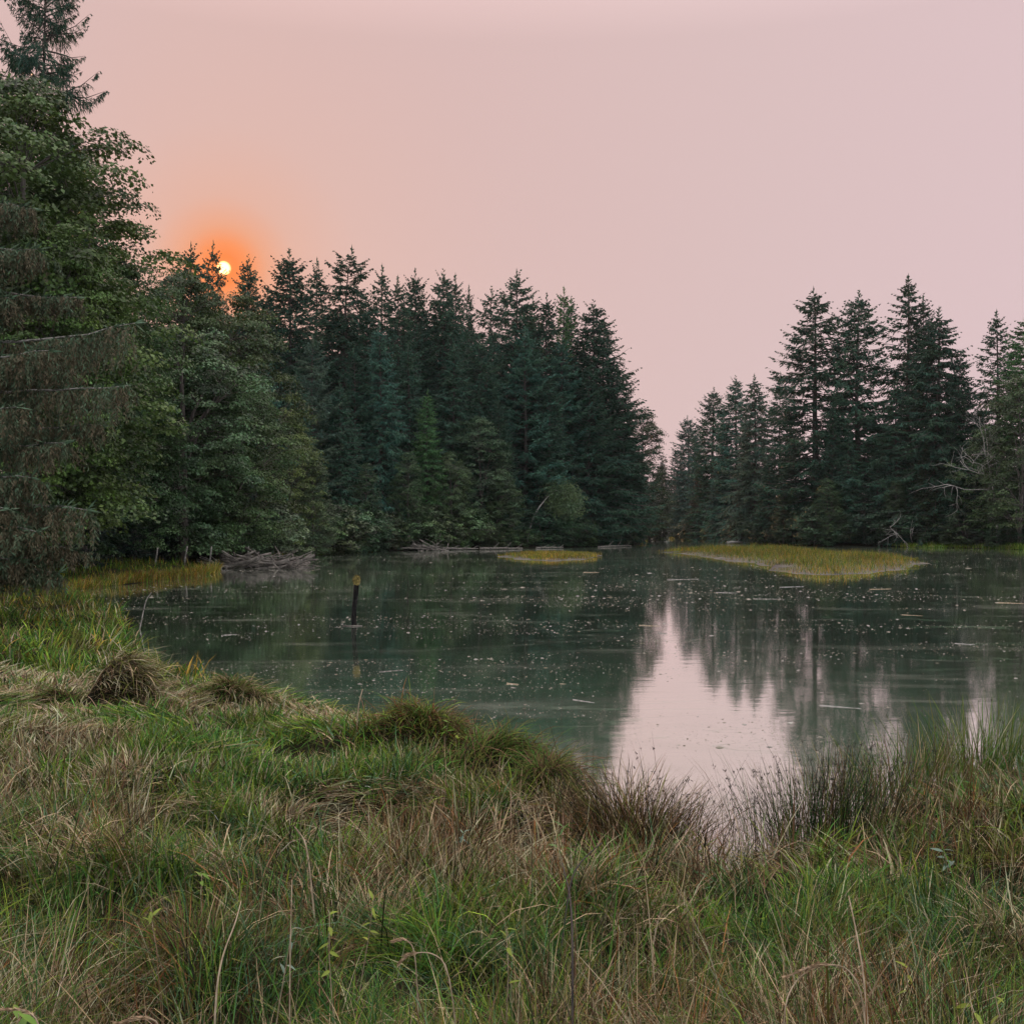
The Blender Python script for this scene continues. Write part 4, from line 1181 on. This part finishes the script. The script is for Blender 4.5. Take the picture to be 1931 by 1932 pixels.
tuft('rush_clump', 60, 0, .6, .4, .40, 700, {'dark': 3, 'brown': 4, 'rust': 2, 'olive': 2}, 'russet dead-stemmed clump by the left edge of the near grass', (0, .5, .1, .9), Y=4.8, w=.004)
tuft('rush_clump', 420, 0, .6, .4, .36, 600, {'dark': 3, 'brown': 4, 'rust': 1, 'green': 2}, 'brown-stemmed clump among lime weeds left of centre', (0, .5, .1, .9), Y=4.6, w=.004)
tuft('grass_hummock', 130, 0, .7, .5, .40, 1200, {'brown': 3, 'dark': 3, 'olive': 2, 'green': 2}, 'low dark hummock left of the shaggy pointed one', (.5, 1.3, .7, 1.5), Y=13.6, cat='hummock', w=.010, mound=0.26)
tuft('grass_hummock', 440, 0, .75, .5, .42, 1500, {'olive': 3, 'tan': 2, 'brown': 2, 'green': 2}, 'rounded shaggy hummock by the shore right of the pointed one', (.5, 1.3, .7, 1.5), Y=14.6, cat='hummock', w=.009, mound=0.3)
tuft('grass_hummock', 810, 0, .95, .6, .55, 2000, {'brown': 3, 'olive': 3, 'lime': 1, 'green': 2, 'rust': 1}, 'bushy brown and green hummock jutting into the pond', (.5, 1.3, .7, 1.5), Y=11.6, cat='hummock', w=.008, mound=0.42)
tuft('grass_hummock', 940, 0, 1.0, .6, .55, 2000, {'brown': 2, 'olive': 4, 'green': 3, 'dark': 1}, 'leaning olive grass mound at the bend of the shore', (.5, 1.3, .7, 1.5), Y=10.6, cat='hummock', w=.008, mound=0.4, az=.9)
tuft('grass_hummock', 1030, 0, .5, .4, .62, 1400, {'brown': 3, 'olive': 3, 'green': 2, 'dark': 2}, 'dark grass shock right of the olive mound', (.5, 1.3, .7, 1.5), Y=9.9, cat='hummock', w=.007, mound=0.3)

# ------------------------------------------------------------------ leafy weeds and lone stalks in the near grass
LEAF_G = [(.12, .22, .025), (.19, .24, .025), (.09, .18, .04), (.13, .19, .13)]
def leaf_mesh():
    V = []; Q = []
    n = 6
    for i in range(n + 1):
        s = i / n
        wv = .36 * math.sin(PI * s ** .8) ** .9 + .002
        z = -.35 * s * s
        V += [(s, -wv * .5, z + .07 * wv), (s, 0, z), (s, wv * .5, z + .07 * wv)]
    for i in range(n):
        b = i * 3
        Q += [(b, b + 1, b + 4, b + 3), (b + 1, b + 2, b + 5, b + 4)]
    return mk_mesh('leaf', V, [Q], var=np.full(len(V), .5), mats=[M_LEAF], smooth=True)
LEAF = leaf_mesh()
def weed(x, y, Y, nl, size, ci, label, hgt=.45):
    b = P(x, y, Y)
    zb = gz(b[0], b[1])
    e = empty('leafy_weed', (b[0], b[1], zb - .02))
    hgt = max(.2, b[2] - zb)
    q = np.linspace(0, 1, 5)
    g = Geo(); st = np.stack([.06 * np.sin(q * 2 + x), .05 * np.cos(q * 3 + x) - .05, q * hgt], -1)
    g.tube(st, [.003, .0028, .0025, .002, .0012], 5)
    obj('stem', g.mesh('weed_stem', [M_STALK], True), e)
    nl = nl + 3
    for k in range(nl):
        s = 1 - .38 * (k / nl) ** 1.2
        l = obj('leaf', LEAF, e, color=np.array(LEAF_G[ci]) * rng.uniform(.8, 1.2))
        l.location = [np.interp(s, q, st[:, j]) for j in range(3)]
        l.scale = (size * .65 * rng.uniform(.6, 1.2), size * .65 * rng.uniform(.5, 1.0), size * .65)
        l.rotation_euler = (rng.uniform(-.8, .8), rng.uniform(-.9, .5), k * 2.4 + rng.uniform(-.4, .4))
    tag(e, label, 'weed', 'leafy weeds in the near grass')
for w_ in [(310, 1690, 4.6, 4, .09, 1, 'yellow-green weed leaf cluster in brown grass near the left side'),
           (405, 1640, 5.0, 4, .08, 0, 'small lime weed above the brown grass left of centre'),
           (440, 1620, 5.2, 3, .08, 1, 'uppermost lime leaf sprig left of centre'),
           (30, 1885, 3.2, 5, .12, 0, 'fresh green leafy weed in the bottom corner'),
           (545, 1735, 4.0, 4, .09, 3, 'grey-green wilted weed with drooping pale leaves'),
           (650, 1715, 4.2, 5, .08, 1, 'yellow-green weed right of wilted pale one'),
           (690, 1670, 4.6, 4, .08, 1, 'lime weed above the yellow-green weed'),
           (930, 1725, 4.1, 3, .07, 1, 'single yellow leaf weed at bottom centre'),
           (835, 1355, 11.2, 9, .16, 0, 'bright lime weed growing on the bushy hummock'),
           (870, 1380, 11.0, 7, .14, 1, 'second lime weed beside the brightest on the hummock'),
           (1060, 1550, 7.4, 8, .12, 2, 'green upright weed in the grass beside the dark shock'),
           (860, 1560, 7.6, 7, .10, 3, 'pale grey weed at the dark hollow below the hummock'),
           (1665, 1785, 3.9, 3, .07, 1, 'small yellow weed leaf in tawny grass on the right'),
           (1830, 1860, 3.4, 5, .08, 1, 'yellow-leaved weed low in the right corner'),
           (1900, 1840, 3.5, 4, .07, 1, 'yellow weed nearest the right corner'),
           (1520, 1605, 7.8, 4, .10, 0, 'lime leaf sprig at the foot of the tallest rushes'),
           (1760, 1590, 6.8, 8, .11, 3, 'pale sage weed in the grass above the right corner'),
           (170, 1340, 13.2, 6, .16, 1, 'pale weed on the low dark hummock')]:
    weed(*w_)

def stalk(pts, rad, label, head=0.0, m=None, name='dry_stalk'):
    W_ = np.array([P(*p) for p in pts])
    W_[0][2] = gz(W_[0][0], W_[0][1]) - .03
    o0 = W_[0].copy()
    e = empty(name, o0)
    # smooth the polyline
    tt = np.linspace(0, len(W_) - 1, 4 * len(W_))
    sm = np.stack([np.interp(tt, range(len(W_)), W_[:, k]) for k in range(3)], -1)
    for _ in range(3):
        sm[1:-1] = (sm[:-2] + 2 * sm[1:-1] + sm[2:]) / 4
    sm -= o0
    g = Geo(); g.tube(sm, np.linspace(rad, rad * .45, len(sm)), 5)
    obj('stem', g.mesh('stalk_stem', [m or M_STALK], True), e)
    if head:
        g = Geo()
        n = 150
        f = 1 - head * rng.random(n)
        b = np.stack([np.interp(f * (len(sm) - 1), range(len(sm)), sm[:, k]) for k in range(3)], -1)
        t2 = np.stack([np.interp(np.minimum(f + .03, 1) * (len(sm) - 1), range(len(sm)), sm[:, k]) for k in range(3)], -1) - b + 1e-5
        t2 /= np.linalg.norm(t2, axis=1)[:, None]
        dv = t2 + rng.normal(0, .16, (n, 3)); dv /= np.linalg.norm(dv, axis=1)[:, None]
        g.rhombs(b, dv, rng.uniform(.012, .030, n), np.full(n, .0045), rng.random(n))
        obj('seed_head', g.mesh('seed_head', [M_SEED]), e, color=(.36, .25, .15))
    tag(e, label, 'stalk', 'lone stalks in the near grass')
M_SEED = foliage_mat('seed_husks', trans=.2, rough=.7, spec=.2)
stalk([(1650, 1990, 3.1), (1632, 1880, 3.15), (1600, 1826, 3.2), (1560, 1818, 3.2), (1520, 1826, 3.2), (1488, 1842, 3.2)], .0035, 'arched straw stalk with drooping seed plume at the bottom right', .45)
stalk([(1655, 1990, 3.2), (1632, 1860, 3.35), (1615, 1760, 3.5), (1600, 1690, 3.6)], .0045, 'straight pale reed stem right of the arched plume')
stalk([(1470, 1960, 3.1), (1475, 1900, 3.1), (1500, 1850, 3.2), (1535, 1822, 3.2)], .0032, 'thin curved straw left of the arched plume', .2)
stalk([(1078, 1900, 3.5), (1080, 1780, 3.8), (1076, 1690, 4.1), (1060, 1628, 4.5)], .0055, 'dark knobbly dead stem standing at bottom centre', 0, M_DARKSTALK)
stalk([(1050, 1690, 5.4), (1075, 1655, 5.6), (1100, 1620, 5.8), (1135, 1590, 6.0)], .006, 'dark crooked twig leaning right above the knobbly stem', 0, M_DARKSTALK)
stalk([(545, 1900, 3.5), (547, 1800, 3.6), (550, 1700, 3.7), (551, 1660, 3.8)], .003, 'upright grey stem beside the wilted pale weed')
stalk([(600, 1625, 5.4), (580, 1590, 5.6), (556, 1560, 5.7)], .006, 'pale broken straw leaning left in the brown grass')
stalk([(880, 1880, 3.3), (850, 1820, 3.35), (810, 1795, 3.4), (770, 1800, 3.4), (755, 1815, 3.4)], .003, 'arched pale straw left of bottom centre', .4)
stalk([(795, 1820, 3.8), (785, 1790, 3.85), (765, 1772, 3.9), (745, 1775, 3.9)], .003, 'smaller arched straw above the pale arched one', .4)
stalk([(395, 1960, 3.0), (405, 1880, 3.1), (420, 1800, 3.2), (445, 1740, 3.3), (455, 1700, 3.4)], .0038, 'long yellow blade leaning right near the left corner')
stalk([(90, 1985, 3.0), (80, 1930, 3.05), (50, 1905, 3.1), (10, 1905, 3.1)], .0035, 'arched pink straw in the bottom left corner', .5)
stalk([(315, 1990, 2.9), (310, 1930, 3.0), (270, 1918, 3.0), (225, 1930, 3.0)], .0035, 'arched straw right of the corner one', .5)
stalk([(262, 1150, 27.0), (275, 1132, 27.0), (286, 1118, 27.0)], .02, 'bare dead twig slanting out over the water from the left bank', 0, M_GREYBARK)
stalk([(672, 1380, 11.5), (676, 1330, 11.6), (684, 1300, 11.7)], .010, 'bright yellow upright blade at the shore left of the hummock')

# ------------------------------------------------------------------ post, fence posts, lodge, brush, logs
A = P(668, 1181, CAM_H * FOC / (1181 - HZ))
YP = A[1]
e = empty('mooring_post', (A[0], A[1], 0))
o0 = np.array([A[0], A[1], 0])
pp = [(667, 1196), (668, 1181), (667.5, 1165), (668.6, 1150), (670.2, 1130), (671.5, 1115), (672.5, 1102), (673, 1093)]
pp = np.array([P(x, y, YP) - o0 for x, y in pp])
g = Geo(); g.tube(pp, [.075, .075, .06, .062, .068, .066, .075, .06], 10)
me = g.mesh('post_body', [M_DARKWOOD], True)
co = np.array([v.co for v in me.vertices]); co += rng.normal(0, .006, co.shape); me.vertices.foreach_set('co', co.astype(np.float32).ravel())
obj('body', me, e)
g = Geo()
cp = pp[-2] + np.array([0, 0, .03])
g.tube(np.array([cp + [0, 0, -.06], cp + [.0, 0, .02], cp + [.01, 0, .09], cp + [.0, 0, .17], cp + [-.01, 0, .21]]), [.072, .098, .092, .06, .012], 10)
n = 500
dv = rng.normal(size=(n, 3)); dv /= np.linalg.norm(dv, axis=1)[:, None]
g.rhombs(cp + [0, 0, .08] + dv * np.array([.085, .085, .11]), (dv + [0, 0, .5]) / np.linalg.norm(dv + [0, 0, .5], axis=1)[:, None], rng.uniform(.02, .05, n), np.full(n, .012), rng.random(n))
obj('moss_cap', g.mesh('moss_cap', [M_MOSS], True), e)
g = Geo(); g.tube(np.array([[-.30, -.05, .012], [0, -.12, .014], [.22, -.06, .012]]), [.012, .018, .012], 5)
obj('floating_collar', g.mesh('post_collar', [M_DRIFT], True), e)
tag(e, 'dark leaning post with mossy top standing in the pond', 'post')

for x, yt, yb, Y, ln, lab in [(293, 1033, 1060, 62, .05, 'thickest leaning fence post, nearest the drooping spruce'), (348, 1030, 1058, 64, .06, 'second fence post above the golden sedge'),
                              (395, 1031, 1056, 67, .05, 'third fence post above the end of golden sedge'), (466, 1030, 1052, 74, .04, 'fence post behind the stick lodge')]:
    T_ = P(x, yt, Y); z0 = gz(T_[0], Y)
    e = empty('fence_post', (T_[0], Y, z0 - .1))
    h_ = max(.9, T_[2] - z0 + .1)
    g = Geo(); q = np.linspace(0, 1, 5)
    g.tube(np.stack([ln * 3 * q ** 1.5, 0 * q, q * h_], -1), [.06, .058, .056, .055, .045], 7)
    obj('body', g.mesh('fence_post_body', [M_GREYBARK], True), e)
    tag(e, lab, 'fence post', 'old fence posts on the left shore')

def stick_mesh(seed, rad=.04, fork=True):
    r = np.random.default_rng(seed)
    g = Geo()
    q = np.linspace(-.5, .5, 6)
    pts = np.stack([q, r.normal(0, .02, 6), r.normal(0, .02, 6)], -1)
    g.tube(pts, np.linspace(1.0, .45, 6) * rad, 6)
    if fork:
        g.tube(np.array([pts[3], pts[3] + [.15, .08, .05], pts[3] + [.32, .13, .12]]), [rad * .5, rad * .35, rad * .15], 5)
    return g.mesh('stick', [M_DRIFT], True)
ST = [stick_mesh(i, .018 + .004 * (i % 3), i % 2 == 0) for i in range(5)]
def pile(name, x, ywater, wid, dep, hgt, n, lmin, lmax, label, flatness=.35):
    X, Y = G(x, ywater)
    e = empty(name, (X, Y, 0))
    for k in range(n):
        s = obj('stick', ST[k % 5], e)
        u, v = rng.uniform(-1, 1), rng.uniform(-1, 1)
        hh = hgt * max(0, 1 - u * u) * (1 - .6 * abs(v))
        ln = rng.uniform(lmin, lmax)
        s.location = (u * wid * .5, v * dep * .5, hh * rng.uniform(.1, 1) + .05)
        s.scale = (ln, ln * rng.uniform(.8, 1.3), ln * rng.uniform(.8, 1.3))
        s.rotation_euler = (rng.uniform(0, 6.28), rng.normal(0, flatness), rng.choice([0, PI]) + rng.normal(0, .6))
    tag(e, label, 'brush pile')
pile('stick_lodge', 484, 1071, 5.2, 2.6, .75, 120, 1.4, 4.2, 'low lodge of grey sticks heaped at the water edge', .28)
pile('brush_pile', 765, 1039, 9.0, 3.0, 1.3, 46, 2.0, 5.0, 'tangled grey brush heap on the far shore below dark firs', .4)
pile('brush_pile', 550, 1046, 3.0, 2.0, 1.2, 16, 1.5, 3.4, 'few slanting dead branches just right of the stick lodge', .35)

def log(name, x0, y0, x1, y1, rad, label, lift=.3, m=None, cat='log', branch=True, Y=None):
    A = np.array([*G(x0, y0), 0]) if Y is None else np.array([(x0 - CX) / FOC * Y, Y, 0])
    B = np.array([*G(x1, y1), 0]) if Y is None else np.array([(x1 - CX) / FOC * Y, Y, 0])
    e = empty(name, A)
    q = np.linspace(0, 1, 8)[:, None]
    pts = (B - A) * q + np.array([0, 0, rad * lift]) + rng.normal(0, rad * .2, (8, 3))
    g = Geo(); g.tube(pts, np.linspace(rad, rad * .5, 8), 7)
    obj('body', g.mesh('log_body', [m or M_DRIFT], True), e)
    if branch:
        d = (B - A) / np.linalg.norm(B - A); Ln = np.linalg.norm(B - A)
        for k in range(3):
            g = Geo(); p0 = pts[2 + 2 * k]
            g.tube(np.array([p0, p0 + d * Ln * .08 + [0, 0, Ln * .04], p0 + d * Ln * .16 + [0, 0, Ln * rng.uniform(.05, .12)]]), [rad * .4, rad * .3, rad * .12], 5)
            obj('branch', g.mesh('log_branch', [m or M_DRIFT], True), e)
    tag(e, label, cat)
log('driftwood_log', 1372, 1026.5, 1432, 1024.5, .22, 'pale grey log lying on the water beyond the long island', 1.2, M_PALEBARK)
log('driftwood_log', 1216, 1021, 1262, 1019, .22, 'thin driftwood log across the channel mouth', 1.0, M_PALEBARK)
log('driftwood_log', 835, 1038, 902, 1037, .16, 'grey log along shore right of the brush heap', 1.0)
log('driftwood_log', 905, 1037.5, 985, 1036, .15, 'branched grey log below the dull green broadleaf', 1.0)
log('driftwood_log', 1010, 1035, 1062, 1034.4, .12, 'grey log at the foot of the leaning birch', 1.0)
log('driftwood_log', 1128, 1033, 1190, 1031, .11, 'dark wet log at the foot of wide end fir', 1.0)
# floating pieces
for x0, y0, x1, y1, rd, lab in [
    (1545, 1331, 1622, 1338, .022, 'long thin pale stick floating right of the pink reflection'),
    (418, 1199, 447, 1197, .035, 'short pale stick floating left of the post'),
    (956, 1290, 978, 1292, .030, 'white chip floating below the small island, upper of a pair'),
    (964, 1297, 973, 1298, .022, 'small white chip floating just under a larger one'),
    (1258, 1094, 1318, 1092, .06, 'broad pale log floating left of the long island tip'),
    (1205, 1180, 1245, 1182, .03, 'pale reed bundle floating at the edge of pink reflection'),
    (1240, 1195, 1258, 1196, .03, 'short reed piece below the pale reed bundle'),
    (1420, 1130, 1475, 1131, .035, 'thin reed floating below the long island'),
    (1640, 1112, 1680, 1111, .045, 'pale stick floating right under the long island tip'),
    (1880, 1137, 1931, 1139, .04, 'pale stick floating by the picture edge'),
    (1470, 1108, 1515, 1107, .04, 'pale reed floating just below the island middle'),
    (1350, 1118, 1390, 1119, .035, 'small reed floating left of island reed'),
    (1700, 1160, 1740, 1163, .025, 'small thin reed on dark water near right side'),
    (1800, 1214, 1838, 1217, .022, 'thin reed among white tree-gap reflections'),
    (715, 1268, 760, 1264, .02, 'thin dotted reed line floating right of post foot'),
    (1100, 1080, 1130, 1080, .05, 'pale reed floating below the small island'),
    (1080, 1320, 1120, 1327, .018, 'thin reed floating near the bend of the shore')]:
    log('floating_stick', x0, y0, x1, y0 + (y1 - y0) * .8 + rng.uniform(-.5, .5), rd * .4, lab, .3, [M_PALEBARK, M_GREYBARK, M_STALK][int(x0) % 3], 'stick', False)

# specks of floating leaf litter and pollen rafts
N = 80000
yy = HZ + np.exp(rng.uniform(math.log(38), math.log(600), N))
xx = rng.uniform(120, 1990, N)
Yf = CAM_H * FOC / (yy - HZ); Xf = (xx - CX) / FOC * Yf
st_ = vnoise(Xf + .25 * Yf, Yf * 3.2, 21, 9.0) * .6 + vnoise(Xf, Yf * 2.5, 22, 2.5) * .4
okk = (sdist(Xf, Yf, POND) < -.15) & (rng.random(N) < np.clip((st_ - .45) * 5.0, .04, 1)) & (sdist(Xf, Yf, big) > .1) & (sdist(Xf, Yf, small) > .1)
Xf, Yf = Xf[okk], Yf[okk]; N = len(Xf)
a = np.arange(5) * 2 * PI / 5
sz = np.exp(rng.normal(-5.08, .6, N)) * np.clip(Yf / 20, .6, 1.9)
el_ = rng.uniform(.5, 1.6, N)
V = np.zeros((N, 6, 3))
V[:, :5, 0] = Xf[:, None] + sz[:, None] * el_[:, None] * np.cos(a)[None] * (1 + .3 * rng.normal(size=(N, 5)))
V[:, :5, 1] = Yf[:, None] + sz[:, None] * np.sin(a)[None] * (1 + .3 * rng.normal(size=(N, 5)))
V[:, :5, 2] = .003
V[:, 5, 0] = Xf; V[:, 5, 1] = Yf; V[:, 5, 2] = .003 + .35 * sz
b = (np.arange(N) * 6)[:, None]
T = np.concatenate([b + np.array([[k, (k + 1) % 5, 5]]) for k in range(5)])
cc = np.array([(.36, .33, .26), (.28, .26, .20), (.21, .19, .13), (.42, .40, .35)])[rng.integers(0, 4, N)] * rng.uniform(.6, 1.1, (N, 1))
me = mk_mesh('floating_litter', V.reshape(-1, 3), [T], col=np.repeat(cc[:, None], 6, 1).reshape(-1, 3), mats=[M_GRASS])
tag(obj('floating_litter', me), 'pale specks of leaf litter and pollen drifting on the pond', 'litter', kind='stuff')

# ------------------------------------------------------------------ smoky air over the whole place
M_HAZE, t, o = mat('smoky_air')
pv = t.nodes.new('ShaderNodeVolumePrincipled')
pv.inputs['Color'].default_value = (.86, .90, .95, 1)
pv.inputs['Density'].default_value = 0.00008
pv.inputs['Anisotropy'].default_value = 0.3
t.links.new(pv.outputs[0], o.inputs['Volume'])
x0, x1, y0, y1, z0, z1 = -820, 820, -75, 1420, -2.8, 62
V = [(x, y, z) for z in (z0, z1) for y in (y0, y1) for x in (x0, x1)]
Q = [(0, 2, 3, 1), (4, 5, 7, 6), (0, 1, 5, 4), (1, 3, 7, 5), (3, 2, 6, 7), (2, 0, 4, 6)]
tag(obj('haze', mk_mesh('haze', V, [Q], mats=[M_HAZE])), 'thin smoky haze in the air over pond and woods', 'haze', kind='stuff')
